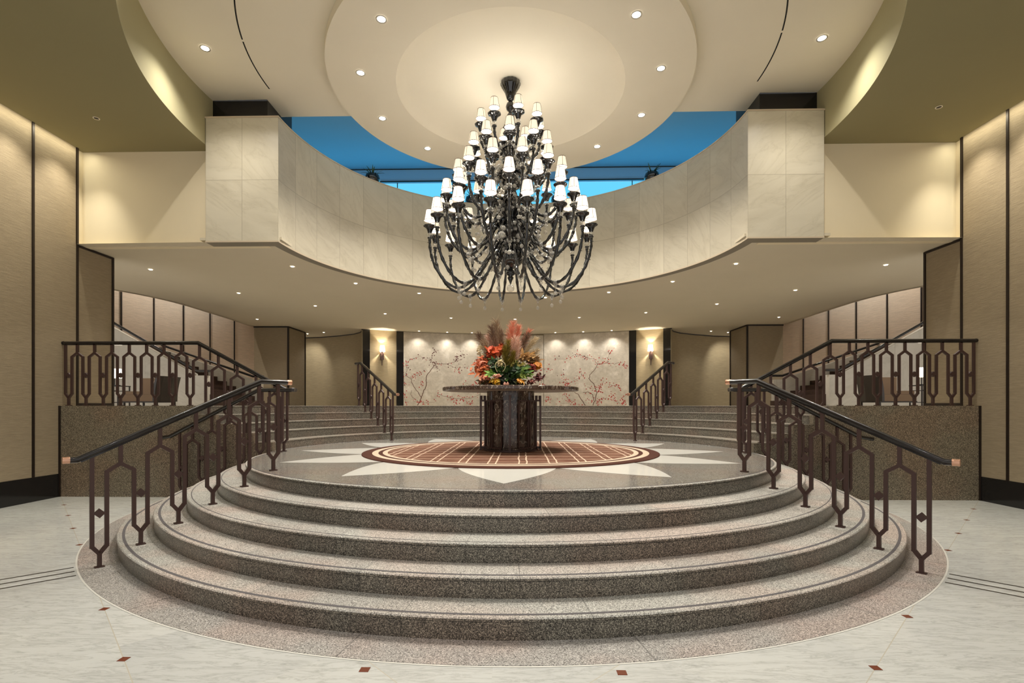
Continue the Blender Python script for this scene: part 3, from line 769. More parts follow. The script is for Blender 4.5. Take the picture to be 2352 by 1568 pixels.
for q in [('pampas_plume', (-.5, 0, 2.2), (-1.55, .1, 7.25), .95, BE), ('pampas_plume', (-.6, -.2, 2.2), (-2.1, -.3, 6.5), .6, BR), ('pampas_plume', (-.8, .2, 2), (-3.5, .1, 5.7), .7, BR),
          ('pampas_plume', (-.7, .3, 2), (-2.5, .5, 5.7), 1.0, PK), ('pampas_plume', (-.7, -.3, 1.8), (-2.9, -.6, 5.0), .7, BE), ('pampas_plume', (.1, .2, 2.4), (.3, .3, 7.1), .95, CO), ('pampas_plume', (.4, .4, 2.4), (.95, .6, 6.7), .7, CO),
          ('pampas_plume', (.7, .5, 2.4), (2.05, .6, 6.2), .5, CO), ('pampas_plume', (.7, 0, 2.2), (1.95, -.1, 5.8), .85, BR), ('pampas_plume', (.9, -.1, 2.4), (2.8, -.2, 5.3), .55, CR), ('pampas_plume', (.9, -.3, 2.2), (2.95, -.5, 4.0), .9, CR),
          ('pampas_plume', (.2, -.5, 1.6), (.55, -1.0, 5.3), 1.25, PK), ('pampas_plume', (.3, -.6, 1.4), (.9, -1.3, 4.6), 1.0, PK), ('pampas_plume', (-.1, -.6, 1.2), (-.2, -1.3, 4.8), .8, OL), ('pampas_plume', (-.2, -.7, 1.2), (-.55, -1.5, 4.2), .7, OL),
          ('pampas_plume', (.3, -.7, 1.0), (.35, -1.7, 3.6), .7, OL), ('pampas_plume', (-.4, .1, 2.4), (-1.0, .1, 6.1), .5, BR)]:
    plume(*q, n=620)
mb = MB()
for i in range(260):
    v = Vector((random.gauss(0, 1), random.gauss(0, 1), random.gauss(0, 1))).normalized(); p = Vector((-3.0, -.2, 4.0))+v*.62*random.uniform(.7, 1)
    leaf(mb, p, v, .22, .2, .2)
mb.tube([(-.6, 0, 1.5), (-3, -.2, 3.7)], .04, 5); mb.build('cream_hydrangea', leafy('hydrangea cream', (226, 208, 172)), fl)
cluster('red_leaf_spray', (-1.85, -.9, 3.8), (.9, .4, .35), 16, 1.5, .75, [(206, 86, 34), (182, 66, 24)])
cluster('red_leaf_spray', (-.85, -1.0, 4.2), (.25, .3, .45), 7, 1.1, .65, [(212, 90, 34), (190, 70, 24)])
cluster('orange_leaf_spray', (-3.0, -.5, 2.6), (.9, .9, .7), 60, .9, .32, [(206, 100, 48), (222, 124, 84), (176, 76, 34), (232, 150, 120)])
cluster('orange_leaf_spray', (-2.9, -.9, 1.7), (.9, .7, .45), 40, .95, .36, [(196, 96, 36), (170, 84, 30), (214, 120, 72)])
cluster('bronze_leaf_spray', (-2.4, -.2, 3.1), (.8, .7, .4), 26, 1.0, .4, [(112, 76, 40), (140, 100, 44), (84, 92, 44)])
cluster('green_foliage', (-1.5, -1.4, 2.3), (.8, .5, .9), 26, 1.15, .5, [(58, 92, 34), (92, 128, 50), (36, 62, 28)])
cluster('green_foliage', (.2, -1.7, 1.6), (.9, .6, .8), 34, 1.1, .5, [(44, 74, 30), (70, 104, 40), (28, 46, 22)])
cluster('green_foliage', (1.5, -1.4, 1.7), (.8, .6, .7), 28, 1.2, .5, [(74, 106, 44), (106, 136, 56), (48, 76, 32)])
cluster('bright_leaf_spray', (-2.0, -2.0, 1.35), (.35, .3, .15), 5, 1.3, .4, [(120, 160, 64)])
cluster('bright_leaf_spray', (1.4, -1.9, 1.2), (.7, .4, .3), 9, 1.0, .35, [(160, 178, 84), (120, 150, 60)])
cluster('olive_leaf_spray', (.5, -1.3, 2.5), (.9, .5, .5), 24, 1.1, .36, [(128, 118, 46), (150, 132, 58), (96, 92, 38)])
cluster('peach_blossom', (-2.7, -1.6, 1.0), (.55, .4, .3), 34, .42, .4, [(232, 156, 122), (220, 134, 98), (240, 176, 146)])
cluster('peach_blossom', (-1.4, -2.1, 1.15), (.3, .25, .22), 18, .38, .36, [(232, 164, 138), (240, 184, 160)])
cluster('yellow_blossom', (-1.6, -1.9, .6), (.5, .4, .3), 26, .5, .36, [(228, 176, 40), (214, 150, 30), (200, 166, 70)])
cluster('brown_leaf_spray', (-2.6, -1.2, .55), (.8, .5, .25), 20, 1.0, .4, [(96, 56, 26), (128, 80, 34), (70, 60, 26)])
cluster('tan_leaf_spray', (1.7, -.7, 3.3), (.9, .5, .35), 22, 1.15, .5, [(176, 130, 70), (150, 104, 52), (196, 156, 100)])
cluster('brown_leaf_spray', (2.5, -.6, 2.9), (.6, .5, .35), 16, .85, .6, [(128, 92, 46), (104, 74, 34)])
cluster('amber_leaf_spray', (2.85, -.9, 2.35), (.35, .3, .3), 10, .95, .7, [(200, 122, 30), (214, 140, 50)])
cluster('burgundy_leaf_spray', (2.2, -1.2, 2.1), (.6, .5, .45), 34, .65, .34, [(110, 32, 22), (140, 50, 34), (84, 24, 20)])
cluster('burgundy_leaf_spray', (3.1, -1.1, 1.0), (.5, .4, .35), 26, .55, .32, [(74, 26, 24), (100, 36, 30)], droop=.3)
cluster('burgundy_leaf_spray', (2.3, -1.7, .5), (.5, .4, .25), 16, .55, .3, [(120, 52, 34), (90, 34, 28)])
cluster('orange_lily', (1.15, -2.0, .6), (.45, .3, .2), 18, .75, .26, [(228, 150, 40), (236, 176, 90)])
cluster('dark_foliage', (-.3, -1.2, .55), (1.6, .8, .4), 60, .9, .42, [(36, 44, 24), (58, 66, 32), (48, 34, 24)])
cluster('dark_foliage', (0, .8, 1.4), (2.0, .8, 1.0), 60, 1.1, .5, [(60, 62, 30), (96, 72, 36), (48, 54, 30)])
cluster('cream_grass_tuft', (-1.1, -1.8, 2.6), (.25, .2, .35), 22, .8, .1, [(226, 206, 160), (200, 176, 126)], droop=.5)
mb = MB()
for s_ in (-1, 1):
    mb.tube([(-1.1+s_*.62*sin(2.6*i/12)*(1 if s_ > 0 else .8), -2.0-.3*i/12, 2.75-1.2*(i/12)**1.6) for i in range(13)], .024, 5)
mb.build('trailing_stem', leafy('cream stem', (222, 204, 156)), fl)
for x in (-.55, -.25):
    mb = MB(); mb.lathe([(.02, .02), (.15, .12), (.17, .3), (.02, .5)], 12, c=(x, -2.5, 0)); mb.build('pink_bud', leafy('pink bud', (206, 150, 128)), fl)
mb = MB(); mb.lathe([(1.3, 0), (1.35, .1), (1.1, .5), (.02, .5)], 32); mb.build('bowl', M['black'], fl)
# ---------------------------------------------------------------- chandelier
ch = empty('chandelier', (0, 0, 45.72), label='huge black glass chandelier with five tiers of small lit white shades', cat='chandelier')
CZ = 45.72
def cm(pts, n=5):
    P = [Vector((p[0], 0, p[1])) for p in pts]; P = [P[0]*2-P[1]]+P+[P[-1]*2-P[-2]]; out = []
    for i in range(1, len(P)-2):
        for k in range(n):
            t = k/n; a, b, c, d = P[i-1:i+3]
            out.append(.5*((2*b)+(c-a)*t+(2*a-5*b+4*c-d)*t*t+(3*b-a-3*c+d)*t**3))
    out.append(P[-2]); return out
f = MB(); f.lathe([(.9, .02), (1.08, -.15), (1.06, -.4), (.86, -.75), (.62, -1.15), (.48, -1.6), (.40, -1.9), (.22, -2.1)], 48, flute=(14, .05)); f.build('canopy', M['black'], ch)
f = MB(); f.lathe([(.2, -2.05), (.2, -2.2), (.42, -2.4), (.52, -2.75), (.42, -3.1), (.2, -3.3), (.2, -3.6)], 24, flute=(12, .04)); f.build('neck_ball', M['black'], ch)
prof = [(.2, 42.2), (.3, 42.0), (.36, 41.2), (.62, 40.7), (.34, 40.2), (.26, 39.4), (.45, 38.6), (.3, 37.6), (.62, 37.1), (.62, 36.8), (.32, 36.5), (.55, 35.6), (.42, 34.9), (.9, 34.5), (.85, 34.2), (.4, 33.8), (.62, 32.9), (.6, 31.9), (1.05, 31.5), (1.05, 31.2), (.65, 30.8), (.9, 29.4), (.95, 28.0), (1.0, 26.8)]
f = MB(); f.lathe([(r*1.28, z-CZ) for r, z in prof], 40, flute=(10, .10)); f.build('column', M['black'], ch)
f = MB(); f.lathe([(1.28, 26.95-CZ), (1.62, 26.85-CZ), (1.6, 26.35-CZ), (1.3, 25.75-CZ), (.75, 25.3-CZ), (.3, 25.1-CZ), (.24, 25.0-CZ)], 40); f.build('bowl', M['black'], ch)
f = MB(); f.lathe([(.22, 25.05-CZ), (.52, 24.8-CZ), (.5, 24.5-CZ), (.22, 24.3-CZ), (.36, 24.1-CZ), (.2, 23.8-CZ), (.03, 23.35-CZ)], 24); f.build('finial', M['black'], ch)
def sph(mb, c, r, n=10, m=0):
    mb.lathe([(max(.001, r*sin(pi*i/(n//2+1))), -r*cos(pi*i/(n//2+1))) for i in range(n//2+2)], n, m, c=c)
f = MB(); sph(f, (0, 0, 22.95-CZ), .42, 16); f.build('crystal_ball', M['crystal'], ch)
TI = [(30.4, 8.8, 16, 11.25, [(8.8, 28.0), (8.75, 26.7), (8.2, 24.9), (7.0, 23.3), (5.7, 22.8), (4.4, 23.5), (3.1, 25.3), (1.9, 27.3), (1.0, 28.2)], 1.0),
      (33.25, 7.2, 16, 0, [(7.2, 30.85), (7.1, 29.7), (6.4, 28.0), (5.3, 26.9), (4.2, 26.8), (3.0, 27.9), (1.9, 29.7), (.9, 30.5)], .97),
      (36.0, 5.75, 12, 13, [(5.75, 33.6), (5.65, 32.5), (5.0, 31.1), (4.0, 30.5), (3.0, 30.9), (1.9, 32.1), (.7, 32.9)], .95),
      (38.95, 4.15, 10, 0, [(4.15, 36.6), (4.05, 35.7), (3.4, 34.7), (2.6, 34.5), (1.6, 35.3), (.5, 35.9)], .92),
      (41.7, 3.3, 8, 15, [(3.3, 39.3), (3.2, 38.5), (2.6, 37.7), (1.9, 37.6), (1.1, 38.2), (.4, 38.6)], .9)]
for zc, R, N, off, pth, sz in TI:
    f = MB(); P = cm(pth, 5); rad = [.135+(.055 if i % 3 == 1 else 0) for i in range(len(P))]
    f.tube([(p.x, 0, p.z-CZ) for p in P], rad, 9)
    f.lathe([(.14, -.1), (.26, -.05), (.26, .05), (.12, .08)], 12, c=(R, 0, pth[0][1]-CZ))
    for i in range(2, len(P)-2, 3):
        d = (P[i+1]-P[i-1]).normalized(); nn = Vector((-d.z, 0, d.x)); sgn = -1 if i % 2 else 1
        f.tube([tuple(P[i]+Vector((0, 0, -CZ))), tuple(P[i]+Vector((0, 0, -CZ))+nn*.27*sgn)], [.07, .02], 5)
    arm = f.build('arm', M['black'], ch, rz=radians(off-90))
    z0 = zc-CZ
    f = MB(); f.lathe([(.22, -1.85), (.30, -1.62), (.36, -1.45), (.46, -1.32), (.66, -1.22), (.70, -1.12), (.48, -1.17), (.1, -1.22)], 24, c=(R, 0, z0), flute=(8, .03)); f.build('drip_cup', M['black'], arm)
    f = MB(); f.lathe([(.14, -2.35), (.27, -2.25), (.27, -1.95), (.12, -1.83), (.11, -1.25), (.11, -.45)], 12, c=(R, 0, z0)); f.build('glass_collar', M['clear'], arm)
    f = MB(); rb, rt, hh = .60*sz, .41*sz, .56*sz
    f.lathe([(rb, -hh), (rt, hh)], 28, 0, c=(R, 0, z0))
    for r_, z_ in ((rb, -hh), (rt, hh)): f.lathe([(r_+.02, z_-.024), (r_+.02, z_+.024)], 28, 1, c=(R, 0, z0)); f.lathe([(r_-.01, z_-.024), (r_-.01, z_+.024)], 28, 1, c=(R, 0, z0))
    for k in range(4):
        a = k*pi/2+radians(off-90)*0+.4
        f.tube([(R+(rb+.01)*cos(a), (rb+.01)*sin(a), z0-hh), (R+(rt+.01)*cos(a), (rt+.01)*sin(a), z0+hh)], .018, 4, 1)
    f.build('lamp_shade', [M['shade'], M['shade_trim']], arm)
    f = MB(); f.lathe([(rb*.93, -hh+.06), (rb*.3, -hh+.12), (.05, -hh+.13), (.05, hh-.14), (rt*.6, hh-.12), (rt*.9, hh-.08)], 18, c=(R, 0, z0)); f.build('bulb', M['inner'], arm)
    lo = min(range(len(P)), key=lambda i: P[i].z); q = P[lo]
    f = MB(); sph(f, (q.x, 0, q.z-CZ), .30, 10); sph(f, (q.x, 0, q.z-CZ-.42), .16, 8)
    f.tube([(q.x, 0, q.z-CZ-.5), (q.x, 0, q.z-CZ-.95)], .03, 5); sph(f, (q.x, 0, q.z-CZ-1.12), .21, 10)
    f.build('crystal_drop', M['crystal'], arm)
    for k in range(1, N):
        c = copy_tree(arm, ch); c.rotation_euler = (0, 0, radians(off-90)+2*pi*k/N)
# small curled leaves and crystal balls around the column
rc = random.Random(5)
for k in range(30):
    z = rc.choice([27.4, 29.2, 30.6, 32.4, 34.2, 35.8, 37.4]); a = rc.uniform(0, 2*pi); l = (2.6 if z < 32 else 1.7)*rc.uniform(.7, 1.1); d = Vector((cos(a), sin(a), 0)); b = d*.6+Vector((0, 0, z-CZ))
    f = MB(); pts = [b, b+d*l*.35+Vector((0, 0, .5)), b+d*l*.7+Vector((0, 0, .55)), b+d*l+Vector((0, 0, -.1)), b+d*l*.95+Vector((0, 0, -.5))]
    f.tube([tuple(p) for p in pts], [.12, .17, .15, .1, .04], 6); f.build('curled_leaf', M['black'], ch)
ball0 = None
for k in range(96):
    z = rc.uniform(25.6, 36.5); rmx = 1.2+3.4*max(0, 1-(z-26)/12); a = rc.uniform(0, 2*pi); r = rc.uniform(1.0, rmx)
    if ball0 is None:
        f = MB(); sph(f, (0, 0, 0), .27, 10); ball0 = f.build('crystal_ball', M['crystal'], ch); o = ball0
    else: o = ball0.copy(); COL.objects.link(o)
    o.location = (r*cos(a)*S, r*sin(a)*S, (z-CZ)*S); q = rc.uniform(.7, 1.25); o.scale = (q, q, q)
f = MB()
for k in range(330):
    z = rc.uniform(25.0, 38); rmx = 1.0+4.2*max(0, 1-(z-25)/13.5); a = rc.uniform(0, 2*pi); r = rc.uniform(.9, rmx); sph(f, (r*cos(a), r*sin(a), z-CZ), rc.uniform(.12, .24), 6)
o = f.build('crystal_beads', M['crystal'], ch); o['kind'] = 'stuff'
# ---------------------------------------------------------------- blossom mural in three panels
rm = random.Random(11)
RM = 74.62
def UVm(px, py):                       # drawing plan of the mural: arc length from the centre and height, in risers
    return ((px-1181)*.1122, 10+(931-py)*.1105)
def onwall(u, z, off=0.0):
    a = pi/2-u/RM; return ((RM-off*.4)*cos(a), (RM-off*.4)*sin(a), z)
panels = []
for u0, u1, z1, lab in ((-28.6, -9.2, ZS, 'left'), (-9.2, 7.15, ZS-.28, 'centre'), (7.15, 28.6, ZS, 'right')):
    f = MB(); a0, a1 = 90-math.degrees(u0/RM), 90-math.degrees(u1/RM); arc_wall(f, RM, a1+.04, a0-.04, H10, z1-.03, 20, 0, .25)
    d = {'left': 'left silver-beige mural panel with dark red berried branches reaching up', 'centre': 'middle silver-beige mural panel behind the flower arrangement', 'right': 'right silver-beige mural panel with a twisting red-berried branch'}[lab]
    panels.append((u0, u1, tag(f.build('mural_panel', M['mural']), d, 'mural', 'mural panels on the back wall'), MB(), MB(), MB()))
L6 = lambda pts: [UVm(650+x/3.564, 680+y/3.564) for x, y in pts]
L7 = lambda pts: [UVm(1150+x/3.564, 680+y/3.564) for x, y in pts]
B = []   # (points, width, berry density, dark share)
B += [(L6([(1095, 892), (1125, 830), (1140, 790), (1165, 720), (1163, 660), (1190, 620), (1225, 570), (1240, 550)]), .17, 0, 0), (L6([(1240, 550), (1330, 552), (1400, 530), (1455, 508)]), .07, 6, .9),
      (L6([(1225, 570), (1200, 520), (1215, 470), (1245, 440)]), .05, 16, 1), (L6([(1400, 530), (1420, 490), (1460, 465)]), .04, 14, 1), (L6([(1125, 830), (1085, 770), (1050, 710), (1045, 680), (1000, 650)]), .12, 2, .3),
      (L6([(1045, 680), (1080, 650), (1110, 635), (1150, 610)]), .05, 10, .1), (L6([(1000, 650), (1012, 600), (1000, 560), (1050, 520), (1115, 490), (1160, 520)]), .045, 18, .5), (L6([(1100, 860), (1060, 830), (1040, 805), (1050, 770)]), .07, 0, 0),
      (L6([(1330, 552), (1400, 585), (1510, 570)]), .035, 5, .7), (L6([(1400, 585), (1440, 620)]), .03, 6, .1), (L6([(1250, 800), (1290, 812), (1360, 832), (1440, 835), (1530, 830), (1600, 800)]), .06, 16, 0),
      (L6([(1360, 832), (1400, 870), (1420, 890)]), .03, 10, 0), (L6([(1440, 835), (1500, 860), (1540, 880)]), .03, 12, 0), (L6([(990, 640), (985, 700), (1000, 740)]), .04, 8, .2), (L6([(1000, 790), (990, 830), (1010, 870)]), .03, 8, 0),
      (L6([(1060, 860), (1150, 870), (1230, 865)]), .03, 14, 0), (L6([(1120, 690), (1130, 740)]), .02, 5, 0), (L6([(1460, 700), (1520, 720), (1600, 715)]), .03, 10, 0), (L6([(1240, 550), (1250, 600)]), .02, 5, .9), (L6([(1520, 600), (1560, 630)]), .02, 5, 0)]
B += [(L7([(735, 892), (755, 850), (768, 790), (745, 720), (702, 670), (712, 640), (750, 600), (770, 555)]), .15, 2, 0), (L7([(770, 555), (850, 552), (905, 562), (965, 545)]), .06, 12, 0), (L7([(965, 575), (1015, 575)]), .04, 8, 0),
      (L7([(770, 555), (745, 515), (680, 500), (640, 480), (590, 475), (520, 512), (445, 506)]), .05, 30, .3), (L7([(850, 550), (862, 480), (880, 450)]), .035, 14, .3), (L7([(675, 892), (640, 840), (620, 802), (585, 785)]), .16, 0, 0),
      (L7([(740, 855), (735, 805), (700, 783), (655, 790)]), .12, 3, 0), (L7([(768, 790), (800, 735), (825, 690)]), .05, 16, 0), (L7([(550, 760), (525, 700), (485, 630)]), .04, 14, .2), (L7([(545, 710), (600, 680), (650, 650), (635, 615)]), .04, 16, .1),
      (L7([(450, 720), (500, 700), (550, 720)]), .03, 12, .1), (L7([(1000, 885), (960, 835), (1015, 800)]), .05, 8, 0), (L7([(960, 760), (920, 735), (870, 725)]), .03, 12, 0), (L7([(500, 800), (560, 850), (600, 880)]), .03, 18, 0),
      (L7([(690, 740), (760, 760), (800, 780)]), .03, 12, 0), (L7([(770, 880), (800, 840), (850, 830)]), .03, 16, 0), (L7([(880, 800), (900, 850), (950, 880), (990, 870)]), .03, 18, 0), (L7([(340, 850), (400, 840)]), .03, 8, 0), (L7([(700, 850), (730, 860)]), .03, 6, 0),
      (L7([(350, 590), (385, 580)]), .02, 6, 0), (L7([(280, 590), (330, 720)]), .03, 14, 0), (L7([(470, 870), (560, 880), (620, 885)]), .02, 14, 0)]
def panel_of(u):
    for p in panels:
        if p[0] <= u < p[1]: return p
    return None
for pts, wd, dens, dk in B:
    P = [Vector((u, z, 0)) for u, z in pts]; n = len(P)
    fine = []
    for i in range(n-1):
        for k in range(4):
            t = k/4; q = P[i]*(1-t)+P[i+1]*t; fine.append(q+Vector((rm.uniform(-.13, .13), rm.uniform(-.13, .13), 0)) if k else q)
    fine.append(P[-1])
    for i in range(len(fine)-1):
        a, b = fine[i], fine[i+1]; pa = panel_of(a.x)
        if not pa: continue
        d = (b-a).normalized(); s_ = Vector((-d.y, d.x, 0)); w0 = wd*(1-.5*i/len(fine))*.62+.012; w1 = wd*(1-.5*(i+1)/len(fine))*.62+.012
        pa[3].quad([onwall(*(a-s_*w0).xy, .03), onwall(*(b-s_*w1).xy, .03), onwall(*(b+s_*w1).xy, .03), onwall(*(a+s_*w0).xy, .03)])
    for k in range(int(dens*1.5)):
        q = fine[rm.randrange(len(fine))]+Vector((rm.gauss(0, .45), rm.gauss(0, .42), 0))
        if q.y < 10.15 or q.y > ZS: continue
        pa = panel_of(q.x)
        if not pa: continue
        r_ = rm.uniform(.09, .16); mbx = pa[5] if rm.random() < dk else pa[4]
        mbx.quad([onwall(q.x+r_*cos(2*pi*j/8), q.y+r_*sin(2*pi*j/8), .04) for j in range(8)])
for u0, u1, o, a_, b_, c_ in panels:
    if a_.v: a_.build('painted_branch', M['branch'], o)
    if b_.v: x = b_.build('painted_berries', M['berry_red'], o); x['kind'] = 'stuff'; x['label'] = 'small red berries'
    if c_.v: x = c_.build('painted_berries', M['berry_dark'], o); x['kind'] = 'stuff'; x['label'] = 'small dark berries'
# wall sconces
for sx, side in ((-1, 'left'), (1, 'right')):
    a = radians(90-sx*26); cx, cy = 74.0*cos(a), 74.0*sin(a)
    sn = empty('wall_sconce', (cx, cy, 23.0), a-pi/2, label='lit wall sconce with white conical shade between black panels, %s of the mural' % side, cat='wall lamp')
    f = MB(); f.box((0, .45, -.85), (.85, .4, 1.75)); f.box((0, .2, .2), (.3, .9, .25)); f.build('backplate', M['bronze'], sn)
    f = MB(); f.tube([(0, .4, -1.7), (0, .4, -3.2)], [.13, .08], 8); f.build('tail_rod', M['bronze'], sn)
    f = MB(); f.lathe([(.66, -.0), (.52, 1.5)], 24, c=(0, -.05, .15)); f.build('lamp_shade', M['shade_bright'], sn)
    L = bpy.data.lights.new('sconce_light', 'POINT'); L.energy = 26; L.color = WARM2; L.shadow_soft_size = .012; lo = bpy.data.objects.new('sconce_light', L); COL.objects.link(lo); lo.parent = sn; lo.location = (0, -.05*S, .9*S)
# ---------------------------------------------------------------- lounge furniture seen through the wall-top railings
M['leather'] = plain('tan leather', lin(116, 90, 62), .5); M['dark_back'] = plain('dark brown leather', lin(44, 34, 26), .4)
M['cushion'] = wallpaper('patterned grey cushion', lin(150, 130, 112), .6)
for sx, side in ((-1, 'left'), (1, 'right')):
    ac = empty('armchair', (sx*52.6, 16.5, 10), label='tan leather armchair with a dark brown side, behind the %s wall-top railing' % side, cat='armchair')
    def P(x): return sx*x
    f = MB(); f.prism([(P(-2.2), -2), (P(2.6), -2), (P(2.6), 2), (P(-2.2), 2)][::sx], .62, 1.55); f.build('seat_base', M['leather'], ac)
    f = MB(); f.prism([(P(-1.8), -1.9), (P(2.4), -1.9), (P(2.4), 1.6), (P(-1.8), 1.6)][::sx], 1.56, 2.05); f.build('seat_cushion', M['leather'], ac)
    rows = []
    for i in range(7):
        t = i/6; z = .62+3.6*t; fl_ = .55*t*t
        rows.append([(P(-2.1-fl_), -2.1-.1*t, z), (P(-2.6-fl_), -1.6, z), (P(-2.9-fl_), 0, z), (P(-2.6-fl_), 1.9, z), (P(-1.6), 2.5, z), (P(-1.2), 2.3, z), (P(-2.0-fl_*.8), 1.5, z), (P(-2.2-fl_*.8), 0, z), (P(-1.7-fl_), -2.0-.1*t, z)])
    f = MB(); f.grid(rows, 0, True, smooth=False); f.quad(rows[-1]); f.build('side_panel', M['dark_back'], ac)
    f = MB(); f.box((P(.5), 2.1, 2.3), (4.4, .7, 3.6)); f.build('backrest', M['leather'], ac)
    f = MB(); f.box((P(0.2), 0, .55), (5.0, 4.0, .18)); f.build('seat_frame', M['dark_back'], ac)
    for x in (-2.2, 2.5):
        for y in (-1.8, 1.9):
            f = MB(); f.box((P(x), y, .24), (.2, .2, .48)); f.build('leg', M['dark_back'], ac)
    cu = MB(); rows = []
    for i in range(5):
        t = -1+i/2; rows.append([(P(-.9+.95*cos(q)*sqrt(1-.0*t*t)), .0+.42*t, .95*sin(q)*1.0+.0) for q in [2*pi*j/16 for j in range(16)]] if 0 < i < 4 else [(P(-.9+.6*cos(q)), .5*t, .6*sin(q)) for q in [2*pi*j/16 for j in range(16)]])
    cu.grid(rows, 0, True); cu.quad(rows[0][::-1]); cu.quad(rows[-1])
    if sx < 0: tag(cu.build('cushion', M['cushion'], None, (sx*52.6-0, 17.2, 13.1)), 'grey patterned cushion propped in the tan armchair at the left', 'cushion')
    tbn = empty('side_table', (sx*59.2, 18, 10), label='thin black metal side table carrying the lit lamp, behind the %s railing' % side, cat='table')
    f = MB(); f.box((0, 0, 2.9), (3.0, 2.4, .14)); f.build('table_top', M['black_panel'], tbn)
    for x in (-1.4, 1.4):
        for y in (-1.1, 1.1):
            f = MB(); f.box((x, y, 1.42), (.14, .14, 2.84)); f.build('leg', M['dark_trim'], tbn)
    for y in (-1.1, 1.1):
        f = MB(); f.box((0, y, 2.2), (2.7, .1, .1)); f.box((0, y, .5), (2.7, .1, .1)); f.build('rail', M['dark_trim'], tbn)
    lp = empty('table_lamp', (sx*58.9, 18, 12.98), label='small lit table lamp with white cylinder shade on the side table, %s lounge' % side, cat='table lamp')
    f = MB(); f.lathe([(.5, 0), (.5, .1), (.12, .14)], 20, sharp=True); f.build('base', M['black'], lp)
    f = MB()
    for a in (0, pi/2, pi, 3*pi/2): f.tube([(.32*cos(a), .32*sin(a), .1), (.32*cos(a), .32*sin(a), 1.1)], .04, 6)
    f.build('stem', M['black'], lp)
    f = MB(); f.lathe([(.66, 1.15), (.6, 2.5)], 24); f.build('lamp_shade', M['shade_bright'], lp)
# plants on the balcony ledge
M['plant'] = plain('dark green plant leaf', lin(58, 84, 52), .5)
for i, (ang, lab) in enumerate(((138.2, 'left of the chandelier'), (42.9, 'right of the chandelier'), (104.2, 'behind the chandelier, left'), (75.0, 'behind the chandelier, right'))):
    a = radians(ang); pr = empty('potted_plant', (27.9*cos(a), 27.9*sin(a), ZT+.15), label='spiky green plant in a round black pot on the balcony, %s' % lab, cat='potted plant')
    f = MB(); f.lathe([(.45, 0), (.85, .3), (1.12, .9), (1.0, 1.5), (.72, 1.75), (.66, 1.68), (.02, 1.6)], 28); f.build('pot', M['black'], pr)
    rp = random.Random(i+3); f = MB()
    for k in range(15):
        b = rp.uniform(0, 2*pi); l = rp.uniform(1.1, 1.9); e_ = rp.uniform(.25, 1.1); d = Vector((cos(b)*cos(e_), sin(b)*cos(e_), sin(e_))); side = Vector((-sin(b), cos(b), 0)); rows = []
        for j in range(6):
            t = j/5; c = Vector((cos(b)*.2, sin(b)*.2, 1.6))+d*l*t+Vector((0, 0, -.7*t*t*(1.2-e_))); ww = .11*(1-t)**.6+.01
            rows.append([tuple(c-side*ww), tuple(c+Vector((0, 0, -.03))), tuple(c+side*ww)])
        f.grid(rows)
    f.build('leaves', M['plant'], pr)
# ---------------------------------------------------------------- recessed downlights
def downlight(x, y, z, label, group, rl, energy, ang, mat, col=WARM, aim=None, name='recessed_downlight', blend=.8, soft=.03):
    r = empty(name, (x, y, z), label=label, cat='ceiling light', group=group)
    f = MB(); f.lathe([(rl*1.0, -.03), (rl*1.35, -.05), (rl*1.4, .0)], 24); f.build('trim_ring', M['chrome'] if rl > .3 else M['cream'], r)
    f = MB(); f.lathe([(rl, -.02), (rl*.6, -.045), (.005, -.06)], 20); f.build('lens', mat, r)
    if energy > 0:
        L = bpy.data.lights.new('spot', 'SPOT'); L.energy = energy; L.spot_size = radians(ang); L.spot_blend = blend; L.color = col; L.shadow_soft_size = soft
        o = bpy.data.objects.new('spot', L); COL.objects.link(o); o.parent = r; o.location = (0, 0, -.12*S)
        if aim is not None:
            d = Vector((aim[0]-x, aim[1]-y, aim[2]-z)); o.rotation_euler = d.to_track_quat('-Z', 'Y').to_euler()
    return r
E_DISC, E_CREAM, E_A, E_B, E_D, E_LOBBY_FILL = 190, 100, 50, 95, 30, 55
nth = ['first', 'second', 'third', 'fourth', 'fifth', 'sixth', 'seventh', 'eighth', 'ninth']
for k in range(12):
    a = radians(15+30*k)
    q = (cos(a) < 0); lab = ('left' if q else 'right')
    pos = {0: 'level with the chandelier top, upper of the two at mid height', 1: 'beside the lower rim', 2: 'nearest the lowest point of the disc'}
    idx = int(round((math.degrees(a)-15)/30))
    far = {0: ('right', 'second up from the bottom edge'), 1: ('right', 'lowest clear of the shades'), 2: ('right', 'glimpsed behind the chandelier shades'), 3: ('left', 'glimpsed behind the chandelier shades'), 4: ('left', 'lowest clear of the shades'), 5: ('left', 'second up from the bottom edge'), 6: ('left', 'third up from the bottom edge'), 11: ('right', 'third up from the bottom edge'), 7: ('left', 'highest, by the top of the picture'), 10: ('right', 'highest, by the top of the picture'), 8: ('left', 'beyond the top of the picture'), 9: ('right', 'beyond the top of the picture')}[idx]
    downlight(15.9*cos(a), 15.9*sin(a), ZD-.02, 'downlight in the cream disc, %s side, %s' % far, 'downlights in the ceiling disc', .36, E_DISC, 105, M['lens'])
for sx, sd in ((-1, 'left'), (1, 'right')):
    downlight(sx*29.95, -6.7, ZC-.02, 'bright downlight in the outer cream ceiling ring near the %s olive ceiling' % sd, 'downlights in the outer ring', .36, E_CREAM, 128, M['lens'])
    downlight(sx*21.2, -21.2, ZC-.02, 'downlight in the outer cream ring, %s, beyond the top of the picture' % sd, 'downlights in the outer ring', .36, E_CREAM, 128, M['lens'])
    downlight(sx*42.4, -4.9, ZG-.02, 'small unlit sensor ring in the %s olive ceiling' % sd, None, .22, 0, 0, M['dark_trim'], name='ceiling_sensor')
